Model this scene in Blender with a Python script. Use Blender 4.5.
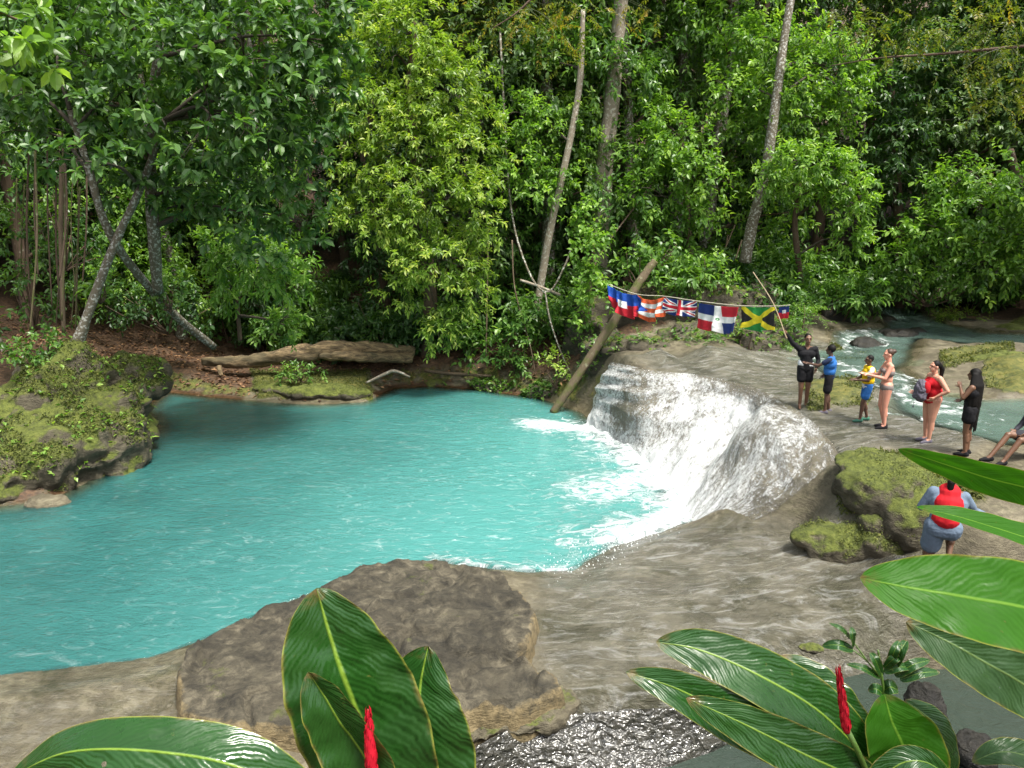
import bpy, bmesh, math, random
import numpy as np
from mathutils import Vector, Matrix, noise as mnoise

for _o in list(bpy.data.objects):
    bpy.data.objects.remove(_o)
SC = bpy.context.scene
COL = SC.collection

# ------------------------------------------------------------------ camera, sky, sun, exposure
FOCAL, PITCH, CAMZ = 760.0, math.radians(12.5), 6.3
cam_data = bpy.data.cameras.new("camera")
cam_data.sensor_width = 36.0
cam_data.lens = 36.0 * FOCAL / 1024.0
cam_data.clip_start, cam_data.clip_end = 0.05, 2000
cam = bpy.data.objects.new("camera", cam_data)
cam.location = (0, 0, CAMZ)
cam.rotation_euler = (math.radians(90) - PITCH, 0, 0)
COL.objects.link(cam)
SC.camera = cam
SUN_EL, SUN_AZ = math.radians(64), math.radians(140)     # azimuth from +Y clockwise: behind the camera, to the right
world = bpy.data.worlds.new("World")
SC.world = world
world.use_nodes = True
wn = world.node_tree
bgn = wn.nodes["Background"]
sky = wn.nodes.new("ShaderNodeTexSky")
sky.sky_type = 'NISHITA'
sky.sun_disc = False
sky.sun_elevation, sky.sun_rotation = SUN_EL, SUN_AZ
sky.dust_density, sky.air_density, sky.ozone_density = 4.0, 1.0, 0.6
hs = wn.nodes.new("ShaderNodeHueSaturation")
hs.inputs['Saturation'].default_value = 0.35              # thin cloud greys the blue
wn.links.new(sky.outputs[0], hs.inputs['Color'])
wn.links.new(hs.outputs[0], bgn.inputs[0])
bgn.inputs[1].default_value = 0.14
sd = bpy.data.lights.new("sun", 'SUN')
sd.energy, sd.angle, sd.color = 3.1, math.radians(12), (1.0, 0.95, 0.85)
sun = bpy.data.objects.new("sun", sd)
_d = Vector((math.sin(SUN_AZ) * math.cos(SUN_EL), math.cos(SUN_AZ) * math.cos(SUN_EL), math.sin(SUN_EL)))
sun.rotation_euler = (-_d).to_track_quat('-Z', 'Y').to_euler()
sun.location = (0, 0, 40)
COL.objects.link(sun)
vs = SC.view_settings
vs.view_transform, vs.look, vs.gamma, vs.use_curve_mapping = 'Standard', 'None', 1.0, False
vs.exposure = 1.15
cy = SC.cycles
cy.use_denoising = True
cy.max_bounces, cy.diffuse_bounces, cy.glossy_bounces, cy.transmission_bounces, cy.transparent_max_bounces = 8, 5, 2, 5, 12
cy.caustics_reflective = cy.caustics_refractive = False
cy.sample_clamp_indirect = 6.0

# ------------------------------------------------------------------ projection helpers
CT, ST = math.cos(PITCH), math.sin(PITCH)
def ray(px, py):
    u, v = (px - 512) / FOCAL, (384 - py) / FOCAL
    return u, CT + v * ST, -ST + v * CT
def P(px, py, z):                       # point at height z
    u, y, zz = ray(px, py); s = (z - CAMZ) / zz
    return np.array((u * s, y * s, z))
def D(px, py, Y):                       # point at distance Y ahead
    u, y, zz = ray(px, py); s = Y / y
    return np.array((u * s, Y, CAMZ + zz * s))
def ppm(Y): return FOCAL * 0.97 / Y     # pixels per metre at distance Y (approx)

# ------------------------------------------------------------------ noise
def _h(i, j, k, s):
    n = (i * 374761393 + j * 668265263 + k * 2147483647 + s * 1274126177) & 0xFFFFFFFF
    n = ((n ^ (n >> 13)) * 1274126177) & 0xFFFFFFFF
    return ((n ^ (n >> 16)) & 0xFFFF) / 65535.0
def vnoise(p, s=0):
    p = np.asarray(p, float); f = np.floor(p).astype(np.int64); t = p - f; t = t * t * (3 - 2 * t)
    r = 0
    for a in (0, 1):
        for b in (0, 1):
            for c in (0, 1):
                w = (t[..., 0] if a else 1 - t[..., 0]) * (t[..., 1] if b else 1 - t[..., 1]) * (t[..., 2] if c else 1 - t[..., 2])
                r = r + w * _h(f[..., 0] + a, f[..., 1] + b, f[..., 2] + c, s)
    return r * 2 - 1
def fbm(p, o=4, s=0):
    p = np.asarray(p, float); r = 0; a = 1.0; tot = 0
    for i in range(o):
        r = r + a * vnoise(p * 2 ** i + 17.3 * i, s + i); tot += a; a *= .5
    return r / tot
def sstep(a, b, x):
    t = np.clip((x - a) / (b - a), 0, 1); return t * t * (3 - 2 * t)

# ------------------------------------------------------------------ object helpers
def tag(o, label=None, cat=None, group=None, kind=None):
    if label: o['label'] = label
    if cat: o['category'] = cat
    if group: o['group'] = group
    if kind: o['kind'] = kind
    return o
def empty(name, loc=(0, 0, 0), rz=0):
    o = bpy.data.objects.new(name, None); COL.objects.link(o)
    o.location = loc; o.rotation_euler = (0, 0, rz); o.empty_display_size = .1
    return o
def link(name, me, parent=None):
    o = bpy.data.objects.new(name, me); COL.objects.link(o)
    if parent is not None:
        o.parent = parent
        o.matrix_parent_inverse = Matrix.Identity(4)
    return o
def mesh_np(name, V, T, mats, attrs=None, smooth=True, mi=None, uv=None):
    """V (n,3); T (m,k) equal-sized faces; attrs {name: per-vertex float}"""
    V = np.asarray(V, np.float32); T = np.asarray(T, np.int32)
    me = bpy.data.meshes.new(name)
    k = T.shape[1]
    me.vertices.add(len(V)); me.vertices.foreach_set('co', V.ravel())
    me.loops.add(T.size); me.loops.foreach_set('vertex_index', T.ravel())
    me.polygons.add(len(T))
    me.polygons.foreach_set('loop_start', np.arange(0, T.size, k, dtype=np.int32))
    me.polygons.foreach_set('loop_total', np.full(len(T), k, np.int32))
    me.polygons.foreach_set('use_smooth', np.full(len(T), smooth, bool))
    for m in (mats if isinstance(mats, (list, tuple)) else [mats]): me.materials.append(m)
    if mi is not None: me.polygons.foreach_set('material_index', np.asarray(mi, np.int32))
    for n, a in (attrs or {}).items():
        at = me.attributes.new(n, 'FLOAT', 'POINT'); at.data.foreach_set('value', np.asarray(a, np.float32))
    if uv is not None:
        ul = me.uv_layers.new(name='UVMap')
        ul.data.foreach_set('uv', np.asarray(uv, np.float32)[T.ravel()].ravel())
    me.update(calc_edges=True); me.validate()
    return me
def grid_faces(nu, nv, closed_u=False):
    f = []
    i = np.arange(nu if closed_u else nu - 1); j = np.arange(nv - 1)
    I, J = np.meshgrid(i, j, indexing='ij'); I2 = (I + 1) % nu
    return np.stack([I * nv + J, I2 * nv + J, I2 * nv + J + 1, I * nv + J + 1], -1).reshape(-1, 4)
class MB:
    """collects pieces with equal quads/tris into one mesh"""
    def __init__(s): s.V = []; s.F = []; s.n = 0; s.A = []
    def add(s, V, F, a=0.0):
        F = np.asarray(F)
        if F.shape[1] == 4: F = np.concatenate([F[:, [0, 1, 2]], F[:, [0, 2, 3]]])
        s.V.append(np.asarray(V, float)); s.F.append(F + s.n); s.n += len(V)
        s.A.append(np.broadcast_to(np.asarray(a, float), (len(V),)))
        return s
    def mesh(s, name, mat, smooth=True):
        return mesh_np(name, np.concatenate(s.V), np.concatenate(s.F), mat, {'rnd': np.concatenate(s.A)}, smooth)
    def build(s, name, mat, parent=None, smooth=True):
        return link(name, s.mesh(name, mat, smooth), parent)
def catmull(pts, n):
    p = np.asarray(pts, float)
    if len(p) == 2: return p[0] + (p[1] - p[0]) * np.linspace(0, 1, n)[:, None]
    q = np.concatenate([[2 * p[0] - p[1]], p, [2 * p[-1] - p[-2]]])
    t = np.linspace(0, len(p) - 1 - 1e-9, n); i = t.astype(int); f = (t - i)[:, None]
    a, b, c, d = q[i], q[i + 1], q[i + 2], q[i + 3]
    return .5 * (2 * b + (c - a) * f + (2 * a - 5 * b + 4 * c - d) * f ** 2 + (3 * b - a - 3 * c + d) * f ** 3)
def tube(pts, radii, n=12, seg=8, lump=0.0, seed=0):
    c = catmull(pts, n); r = np.interp(np.linspace(0, 1, n), np.linspace(0, 1, len(radii)), radii)
    t = np.gradient(c, axis=0); t /= np.linalg.norm(t, axis=1)[:, None] + 1e-9
    ref = np.array((0, 0, 1.)) if abs(t[0, 2]) < .8 else np.array((0, 1., 0))
    a = np.cross(t, ref); a /= np.linalg.norm(a, axis=1)[:, None] + 1e-9; b = np.cross(t, a)
    th = np.linspace(0, 2 * np.pi, seg, endpoint=False)
    R = np.broadcast_to(r[:, None], (n, seg)).copy()
    if lump:
        pp = np.stack(np.broadcast_arrays(np.cos(th)[None] * 1.3, np.sin(th)[None] * 1.3, np.linspace(0, n * .35, n)[:, None]), -1)
        R *= 1 + lump * fbm(pp, 3, seed)
    V = c[:, None] + R[..., None] * (np.cos(th)[None, :, None] * a[:, None] + np.sin(th)[None, :, None] * b[:, None])
    V = V.reshape(-1, 3)
    idx = np.arange(n * seg).reshape(n, seg)
    A = idx[:-1]; B = idx[1:]
    F = np.stack([A, np.roll(A, -1, 1), np.roll(B, -1, 1), B], -1).reshape(-1, 4)
    V = np.concatenate([V, c[:1], c[-1:]]); e0, e1 = n * seg, n * seg + 1
    capa = np.stack([np.full(seg, e0), np.roll(idx[0], -1), idx[0], idx[0]], -1)
    capb = np.stack([np.full(seg, e1), idx[-1], np.roll(idx[-1], -1), idx[-1]], -1)
    F = np.concatenate([F[:, [0, 1, 2]], F[:, [0, 2, 3]], capa[:, :3], capb[:, :3]])
    return V, F
def sdf_poly(x, y, poly):
    """signed distance (negative inside)"""
    p = np.stack([x, y], -1); poly = np.asarray(poly, float)[:, :2]; n = len(poly)
    d = np.full(x.shape, 1e9); ins = np.zeros(x.shape, bool)
    for i in range(n):
        a, b = poly[i], poly[(i + 1) % n]
        e = b - a; w = p - a
        t = np.clip((w @ e) / (e @ e), 0, 1); q = w - t[..., None] * e
        d = np.minimum(d, np.hypot(q[..., 0], q[..., 1]))
        c = ((a[1] <= p[..., 1]) != (b[1] <= p[..., 1]))
        with np.errstate(divide='ignore', invalid='ignore'):
            xi = a[0] + (p[..., 1] - a[1]) * (b[0] - a[0]) / (b[1] - a[1] + 1e-12)
        ins ^= c & (p[..., 0] < xi)
    return np.where(ins, -d, d)
def dist_line(x, y, pts):
    pts = np.asarray(pts, float)[:, :2]; d = np.full(np.shape(x), 1e9)
    for a, b in zip(pts[:-1], pts[1:]):
        e = b - a; wx, wy = x - a[0], y - a[1]
        t = np.clip((wx * e[0] + wy * e[1]) / (e @ e), 0, 1)
        d = np.minimum(d, np.hypot(wx - t * e[0], wy - t * e[1]))
    return d
def icosphere(sub):
    bm = bmesh.new(); bmesh.ops.create_icosphere(bm, subdivisions=sub, radius=1)
    V = np.array([v.co[:] for v in bm.verts]); F = np.array([[v.index for v in f.verts] for f in bm.faces]); bm.free()
    return V, F
ICO = {k: icosphere(k) for k in (2, 3, 4)}

# ------------------------------------------------------------------ node helper
def new_mat(name):
    m = bpy.data.materials.new(name); m.use_nodes = True
    nt = m.node_tree; nt.nodes.clear()
    out = nt.nodes.new('ShaderNodeOutputMaterial')
    return m, nt, out
class N:
    def __init__(s, nt): s.nt = nt
    def __call__(s, typ, _ins=None, **kw):
        n = s.nt.nodes.new('ShaderNode' + typ)
        for k, v in kw.items(): setattr(n, k, v)
        for k, v in (_ins or {}).items():
            if hasattr(v, 'is_linked') or isinstance(v, bpy.types.NodeSocket): s.nt.links.new(v, n.inputs[k])
            else: n.inputs[k].default_value = v
        return n
    def noise(s, vec, scale, detail=4, rough=.55, dist=0):
        return s('TexNoise', {'Vector': vec, 'Scale': scale, 'Detail': detail, 'Roughness': rough, 'Distortion': dist}).outputs[0]
    def ramp(s, fac, stops):
        r = s('ValToRGB', {'Fac': fac}); cr = r.color_ramp
        while len(cr.elements) < len(stops): cr.elements.new(.5)
        for e, (p, c) in zip(cr.elements, stops):
            e.position = p; e.color = (*c, 1) if isinstance(c, tuple) else (c, c, c, 1)
        return r.outputs[0]
    def mix(s, f, a, b, blend='MIX'):
        n = s('Mix', data_type='RGBA', blend_type=blend)
        for k, v in ((0, f), (6, a), (7, b)):
            if isinstance(v, bpy.types.NodeSocket): s.nt.links.new(v, n.inputs[k])
            else: n.inputs[k].default_value = (*v, 1) if isinstance(v, tuple) and len(v) == 3 else v
        return n.outputs[2]
    def math(s, op, a, b=0.0, clamp=False):
        n = s('Math', operation=op, use_clamp=clamp)
        for k, v in ((0, a), (1, b)):
            if isinstance(v, bpy.types.NodeSocket): s.nt.links.new(v, n.inputs[k])
            else: n.inputs[k].default_value = v
        return n.outputs[0]
    def attr(s, name): return s('Attribute', attribute_name=name).outputs['Fac']
    def bump(s, h, strength=.5, dist=.05, normal=None):
        i = {'Height': h, 'Strength': strength, 'Distance': dist}
        if normal is not None: i['Normal'] = normal
        return s('Bump', i).outputs[0]
    def scaled(s, vec, sc, rot=(0, 0, 0)):
        return s('Mapping', {'Vector': vec, 'Scale': sc, 'Rotation': rot}).outputs[0]
    def pos(s): return s('NewGeometry').outputs['Position']
    def obj(s): return s('TexCoord').outputs['Object']

def leaf_mat(name, dark, mid, light, trans=.35, rough=.38, tcol=None, spec=.5):
    m, nt, out = new_mat(name); n = N(nt)
    c = n.ramp(n.attr('rnd'), [(0, dark), (.55, mid), (1, light)])
    p = n('BsdfPrincipled', {'Base Color': c, 'Roughness': rough, 'Specular IOR Level': spec})
    tc = n.mix(1.0, c, (1.5, 1.6, .5) if tcol is None else tcol, 'MULTIPLY')
    t = n('BsdfTranslucent', {'Color': tc})
    mx = n('MixShader', {0: trans, 1: p.outputs[0], 2: t.outputs[0]})
    nt.links.new(mx.outputs[0], out.inputs[0])
    return m
def bark_mat(name, a, b, lichen=(.35, .36, .3), la=.55, scale=6, moss=None):
    m, nt, out = new_mat(name); n = N(nt); v = n.obj()
    h = n.noise(n.scaled(v, (1, 1, .25)), scale * 3, 6, .65)
    c = n.mix(h, a, b)
    li = n.ramp(n.noise(v, scale * .9, 5, .6), [(la, 0.0), (la + .08, 1.0)])
    c = n.mix(li, c, lichen)
    if moss:
        mo = n.ramp(n.noise(v, scale * .5, 4), [(.45, 0.0), (.6, 1.0)]); c = n.mix(mo, c, moss)
    p = n('BsdfPrincipled', {'Base Color': c, 'Roughness': .85, 'Normal': n.bump(h, .8, .03)})
    nt.links.new(p.outputs[0], out.inputs[0]); return m
def plain(name, col, rough=.6, spec=.4, var=.12, scale=40, bump=.15):
    m, nt, out = new_mat(name); n = N(nt); v = n.obj()
    h = n.noise(v, scale, 4)
    c = n.mix(n.math('MULTIPLY', h, var * 2), col, tuple(x * .55 for x in col))
    p = n('BsdfPrincipled', {'Base Color': c, 'Roughness': rough, 'Specular IOR Level': spec, 'Normal': n.bump(h, bump, .01)})
    nt.links.new(p.outputs[0], out.inputs[0]); return m
# ------------------------------------------------------------------ ground materials
def rock_shader(n, v, tone=1.0):
    """tan-grey travertine: returns colour, height"""
    a = n.noise(v, .9, 6, .6, .6); b = n.noise(n.scaled(v, (1, 1, 3)), 5.5, 7, .68, .4); f = n.noise(v, 34, 4, .7)
    c = n.ramp(a, [(.3, (.070 * tone, .060 * tone, .036 * tone)), (.5, (.145 * tone, .126 * tone, .080 * tone)), (.7, (.235 * tone, .21 * tone, .142 * tone))])
    c = n.mix(n.ramp(b, [(.42, .75), (.6, 0.0)]), c, (.07 * tone, .058 * tone, .036 * tone))
    h = n.math('ADD', n.math('MULTIPLY', b, .8), n.math('MULTIPLY', f, .25))
    return c, h
def ground_material():
    m, nt, out = new_mat("ground"); n = N(nt); v = n.pos()
    rock, hr = rock_shader(n, v)
    soil_n = n.noise(v, 9, 6, .7)
    soil = n.ramp(soil_n, [(.3, (.020, .012, .007)), (.5, (.070, .038, .019)), (.72, (.16, .09, .045))])
    moss_n = n.noise(v, 5, 8, .72)
    moss = n.ramp(moss_n, [(.3, (.022, .024, .008)), (.46, (.075, .088, .014)), (.60, (.15, .14, .028)), (.76, (.22, .16, .07))])
    brk = n.noise(v, 1.6, 6, .65)
    fs = n.math('ADD', n.attr('soil'), n.math('SUBTRACT', brk, .5)); fs = n.ramp(fs, [(.42, 0.0), (.58, 1.0)])
    fm = n.math('ADD', n.attr('moss'), n.math('MULTIPLY', n.math('SUBTRACT', brk, .5), 1.4)); fm = n.ramp(fm, [(.45, 0.0), (.6, 1.0)])
    c = n.mix(fs, rock, soil); c = n.mix(fm, c, moss)
    wet = n.attr('wet')
    c = n.mix(n.math('MULTIPLY', wet, .35), c, n.mix(1.0, c, (.62, .62, .60), 'MULTIPLY'))
    # thin running water: torn white streaks carried along the flow
    st = n.noise(n.scaled(v, (.8, 2.4, 1), (0, 0, .5)), 1.5, 9, .74, 1.8)
    smooth_c = n.ramp(n.noise(n.scaled(v, (.7, 2.2, 1), (0, 0, .5)), 1.3, 6, .6, .9), [(.32, (.070, .068, .050)), (.5, (.120, .114, .085)), (.68, (.185, .176, .136))])
    c = n.mix(n.math('MULTIPLY', n.attr('film'), .72), c, smooth_c)
    blot = n.noise(v, .85, 7, .7, 1.0)
    c = n.mix(n.ramp(blot, [(.38, .9), (.50, 0.0)]), c, n.mix(1.0, c, (.50, .52, .42), 'MULTIPLY'))
    foam = n.math('MULTIPLY', n.ramp(st, [(.51, 0.0), (.63, .30), (.76, .85)]), n.attr('film'))
    c = n.mix(n.math('MULTIPLY', foam, .60, True), c, (.70, .72, .72))
    rg = n.math('SUBTRACT', .8, n.math('MULTIPLY', wet, .68))
    rip = n.noise(n.scaled(v, (.8, 2.2, 1), (0, 0, .5)), 6, 6, .66, 1.2)
    hh = n.math('ADD', n.math('MULTIPLY', hr, .6), n.math('ADD', n.math('MULTIPLY', moss_n, fm), n.math('MULTIPLY', rip, n.attr('film'))))
    p = n('BsdfPrincipled', {'Base Color': c, 'Roughness': rg, 'Normal': n.bump(hh, .8, .11)})
    nt.links.new(p.outputs[0], out.inputs[0]); return m
M_GROUND = ground_material()
def rock_material(name, tone=1.0, moss=.4, dark=False, wet=0.0, soil=0.0):
    m, nt, out = new_mat(name); n = N(nt); v = n.pos()
    c, h = rock_shader(n, v, tone)
    if dark:
        d = n.noise(v, 1.6, 8, .7, .4)
        c = n.mix(n.ramp(d, [(.36, .25), (.52, .92)]), c, n.mix(1.0, n.ramp(n.noise(v, 4.5, 9, .72, .5), [(.35, (.016, .014, .009)), (.50, (.060, .052, .034)), (.68, (.17, .148, .10))]), (min(1, tone / .55),) * 3, 'MULTIPLY'))
        big = n.noise(v, .8, 5, .6, .8)
        c = n.mix(n.ramp(big, [(.42, .75), (.58, 0.0)]), c, n.mix(1.0, c, (.42, .42, .40), 'MULTIPLY'))
        rimf = n.math('MULTIPLY', n.ramp(n.math('ADD', n.attr('rimd'), n.math('MULTIPLY', n.math('SUBTRACT', n.noise(v, 3.5, 6, .7), .5), 1.6)), [(.45, 0.0), (.8, .8)]), .9)
        c = n.mix(rimf, c, n.ramp(n.noise(v, 7, 5, .7), [(.35, (.10, .075, .03)), (.6, (.26, .20, .10))]))
    nz = n('SeparateXYZ', {0: n('NewGeometry').outputs['Normal']}).outputs[2]
    mn = n.noise(v, 6.5, 8, .75); brk = n.noise(v, 1.5, 6, .65)
    mo = n.ramp(mn, [(.30, (.024, .028, .007)), (.46, (.080, .100, .014)), (.60, (.130, .155, .024)), (.76, (.20, .16, .06))])
    f = n.math('ADD', n.math('MULTIPLY', n.math('SUBTRACT', brk, .5), 1.6), n.math('ADD', moss - .25, n.math('MULTIPLY', nz, .5)))
    f = n.ramp(f, [(.42, 0.0), (.6, 1.0)])
    c = n.mix(f, c, mo)
    hh = n.math('ADD', h, n.math('MULTIPLY', mn, f))
    p = n('BsdfPrincipled', {'Base Color': c, 'Roughness': .85 - .5 * wet, 'Normal': n.bump(hh, .85, .10)})
    nt.links.new(p.outputs[0], out.inputs[0]); return m
M_MOSSROCK = rock_material("mossy_rock", .70, .57)
M_SLAB = rock_material("dark_slab", .55, .0, dark=True)
M_WETROCK = rock_material("wet_dark_rock", .14, .0, dark=True, wet=.6)
M_RAPID = rock_material("fall_rock", .95, -.3, wet=.7)

# ------------------------------------------------------------------ ground sheet
POOL_PX = [(-260, 560), (-60, 520), (0, 506), (50, 500), (95, 478), (135, 455), (148, 428), (142, 412), (165, 392), (215, 397), (262, 402), (320, 404), (362, 402), (395, 388), (430, 386),
           (480, 390), (540, 398), (580, 412), (600, 432), (625, 448), (655, 470), (675, 495), (688, 520), (660, 530), (610, 545), (570, 570),
           (525, 571), (480, 566), (430, 560), (395, 562), (350, 578), (270, 608), (200, 640), (150, 657), (60, 668), (0, 674), (-300, 690)]
POOL = np.array([P(a, b, 0) for a, b in POOL_PX])
LOWER_PX = [(470, 772), (560, 748), (715, 742), (760, 700), (860, 676), (900, 668), (960, 660), (1060, 650), (1500, 690), (1500, 1000), (470, 1000)]
LOWER = np.array([P(a, b, -.55) for a, b in LOWER_PX]); LOWER[-2:, 1] = 6.4; LOWER[-1, 0] = -.9
CASC = [  # columns of the cascade, lip -> base
    [(612, 362, 1.95), (606, 376, 1.50), (598, 398, .75), (588, 432, -.2)],
    [(655, 372, 1.95), (646, 390, 1.55), (634, 415, .90), (622, 450, -.2)],
    [(700, 376, 1.92), (692, 396, 1.45), (672, 432, .70), (650, 474, -.2)],
    [(748, 386, 1.90), (735, 408, 1.42), (705, 450, .66), (672, 498, -.2)],
    [(785, 402, 1.84), (768, 424, 1.45), (728, 466, .75), (686, 524, -.2)],
    [(818, 428, 1.76), (802, 450, 1.48), (765, 486, .85), (706, 530, -.05)],
    [(842, 455, 1.66), (828, 478, 1.40), (800, 505, .86), (752, 536, .16)],
]
CASC_W = np.array([[P(*q) for q in col] for col in CASC])
CASC_POLY = np.concatenate([CASC_W[:, 0], CASC_W[::-1, 3]])
CTRL = [(600, 575, .12), (560, 600, .14), (640, 560, .15), (700, 548, .22), (780, 550, .42), (850, 560, .55), (900, 560, .7), (600, 640, .10), (700, 600, .22), (800, 600, .36), (880, 600, .38),
        (560, 690, .02), (640, 695, .03), (700, 690, .03), (760, 665, .02), (850, 645, .03), (905, 635, .05), (960, 625, .1), (1024, 615, .3),
        (480, 700, .02), (400, 720, .02), (300, 740, .02), (200, 740, .0), (100, 760, .0), (0, 768, -.05), (150, 665, .16), (60, 690, .2), (0, 690, .15), (250, 650, .12), (400, 600, .15),
        (930, 547, 1.2), (985, 545, 1.25), (900, 547, .95), (1024, 540, 1.5), (960, 515, 1.5),
        (803, 407, 1.80), (824, 412, 1.80), (864, 419, 1.80), (880, 427, 1.80), (924, 440, 1.80), (965, 453, 1.82), (992, 461, 1.85), (1024, 470, 1.95), (870, 450, 1.76), (840, 435, 1.72), (840, 468, 1.62), (880, 475, 1.66), (832, 495, 1.25), (875, 505, 1.3), (828, 522, 1.0), (870, 530, 1.0), (800, 530, .5), (795, 545, .40), (880, 548, .82), (845, 545, .72), (930, 575, .7), (985, 580, .8),
        (612, 360, 1.97), (655, 368, 1.97), (700, 372, 1.93), (748, 382, 1.92), (785, 398, 1.86), (640, 358, 2.0), (680, 360, 2.0),
        (620, 345, 2.15), (660, 345, 2.5), (710, 345, 2.5), (760, 350, 2.1), (790, 352, 1.98), (830, 340, 2.1), (780, 375, 1.93), (830, 365, 1.95), (800, 390, 1.86),
        (900, 370, 1.95), (950, 380, 1.95), (1024, 380, 2.05), (1024, 420, 1.9), (900, 345, 2.15), (1000, 345, 2.25), (860, 310, 2.5), (930, 312, 2.5), (1024, 320, 2.5),
        (600, 350, 2.3), (570, 380, .9), (540, 390, .6), (480, 380, .6), (430, 375, .6), (400, 372, .55), (350, 385, .25), (300, 385, .3), (250, 385, .25), (215, 380, .4), (180, 370, .7), (130, 350, 1.1),
        (300, 355, .7), (200, 350, .8), (400, 350, 1.0), (60, 400, 1.0), (80, 360, 1.5), (0, 400, 1.4), (0, 470, .6), (60, 450, .8), (60, 330, 1.8), (0, 330, 2.0)]
CW = np.array([P(*c) for c in CTRL])
EXTRA = [(-30, 34, 3), (-15, 34, 2.4), (0, 34, 3.2), (8, 32, 4.2), (14, 38, 2.9), (22, 36, 3.0), (32, 34, 3.4), (24, 22, 3.0), (24, 15, 2.8), (16, 12, 2.2), (14, 9, 1.2), (-30, 22, 2.5), (-22, 14, 1.2), (-14, 9, .2), (-22, 6, .2),
         (0, 6, -.9), (-6, 6.5, -.5), (6, 6, -1.2), (14, 5, .5), (4.2, 27, 2.7), (7, 28, 3.2), (-3, 30, 1.2), (1.5, 28.5, 1.3)]
CW = np.concatenate([CW, np.array(EXTRA, float)])
_r = np.hypot(CW[:, None, 0] - CW[None, :, 0], CW[:, None, 1] - CW[None, :, 1])
_A = np.block([[-_r + .05 * np.eye(len(CW)), np.ones((len(CW), 1))], [np.ones((1, len(CW))), np.zeros((1, 1))]])
_w = np.linalg.solve(_A, np.concatenate([CW[:, 2], [0]]))
def rbf(x, y):
    o = np.full(x.shape, _w[-1])
    for (cx, cy, _), w in zip(CW, _w[:-1]): o = o - w * np.hypot(x - cx, y - cy)
    return o
# upstream channel (plan polygon) behind and beside the people
CHAN = np.array([P(*q) for q in [(795, 354, 1.9), (835, 350, 1.95), (832, 336, 2.1), (880, 330, 2.2), (886, 320, 2.3), (868, 306, 2.4), (882, 303, 2.5), (930, 315, 2.4), (950, 326, 2.3), (990, 336, 2.2), (1100, 344, 2.2), (1100, 350, 2.2), (1000, 347, 2.2), (920, 342, 2.1),
         (915, 352, 2.1), (900, 366, 2.0), (930, 392, 1.9), (985, 400, 1.9), (1150, 405, 1.9), (1150, 446, 1.85), (1000, 446, 1.82), (930, 426, 1.8), (895, 412, 1.8), (885, 392, 1.85), (850, 382, 1.9), (820, 372, 1.9)]])
def ground_h(x, y):
    x = np.asarray(x, float); y = np.asarray(y, float)
    xc, yc = np.clip(x, -32, 34), np.clip(y, 4, 40)
    b = rbf(xc, yc)
    dp = sdf_poly(x, y, POOL)
    dl = sdf_poly(x, y, LOWER)
    dch = sdf_poly(x, y, CHAN)
    dca = sdf_poly(x, y, CASC_POLY)
    p3 = np.stack([x, y, 0 * x], -1)
    rough = fbm(p3 * .9, 4, 3) * .16 + fbm(p3 * 4, 3, 9) * .035
    calm = np.clip(1 - sstep(0, 2.5, np.abs(dch)), 0, 1)
    h = np.maximum(b, .02) * sstep(0, 1.1, dp) + rough * sstep(.1, 1.5, dp) * (1 - .6 * sstep(.5, 0, np.abs(b - .2)))
    h = np.where(dp < 0, np.maximum(-1.4, .55 * dp), h)
    h -= .30 * sstep(.15, -.5, dch)
    h -= 1.0 * sstep(.12, -.4, dca) * sstep(-.3, .6, dp)
    h = np.where(dl < .35, h + (-1.15 - h) * sstep(.35, -.25, dl), h)
    far = np.clip(y - 31, 0, None); h = h + .33 * far * sstep(0, 8, far) * (far < 200) + np.where(far >= 200, 66, 0)
    h = h + .25 * np.clip(-x - 16, 0, 60) + .25 * np.clip(x - 20, 0, 60)
    bank = 4.72 - .86 * (y - .4) + fbm(p3 * 1.3, 3, 4) * .15
    bank = np.minimum(bank, 4.72 + .1 * fbm(p3, 2, 1))
    return np.where(y < 7.5, np.maximum(h, bank), h)
def axis(lo, hi, step, far, k=1.35):
    c = np.arange(lo, hi + 1e-6, step); a = [c]; s = step; e = hi; up = []
    while e < far: s *= k; e += s; up.append(e)
    s = step; e = lo; dn = []
    while e > -far: s *= k; e -= s; dn.append(e)
    return np.concatenate([dn[::-1], c, up])
GX, GY = axis(-14, 16, .11, 260), axis(5, 31, .11, 260)
X, Y = np.meshgrid(GX, GY, indexing='ij')
Z = ground_h(X, Y)
dp = sdf_poly(X, Y, POOL); dch = sdf_poly(X, Y, CHAN); dl = sdf_poly(X, Y, LOWER)
FILM = np.array([P(*q) for q in [(560, 565, .1), (640, 530, .2), (760, 535, .3), (850, 545, .5), (915, 590, .3), (905, 640, .05), (800, 660, 0), (700, 705, 0), (560, 715, 0), (535, 640, .1), (545, 590, .1)]])
PLAT = np.array([P(*q) for q in [(612, 358, 2), (700, 362, 1.95), (790, 345, 2), (880, 345, 2.1), (900, 380, 1.9), (1000, 440, 1.8), (960, 452, 1.8), (880, 446, 1.75), (830, 455, 1.7), (780, 400, 1.85), (700, 380, 1.9)]])
RIM = np.array([P(*q) for q in [(-100, 670, .1), (180, 645, .15), (200, 720, 0), (120, 790, 0), (-100, 800, 0)]])
film = sstep(.5, -.3, sdf_poly(X, Y, FILM)); plat = sstep(.4, -.4, sdf_poly(X, Y, PLAT)); rim = sstep(.3, -.3, sdf_poly(X, Y, RIM))
wet = np.clip(film + plat * .8 + rim * .9 + sstep(.5, 0, dp) + sstep(.5, 0, dch), 0, 1)
fx = sdf_poly(X, Y, np.concatenate([FILM]))
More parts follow.
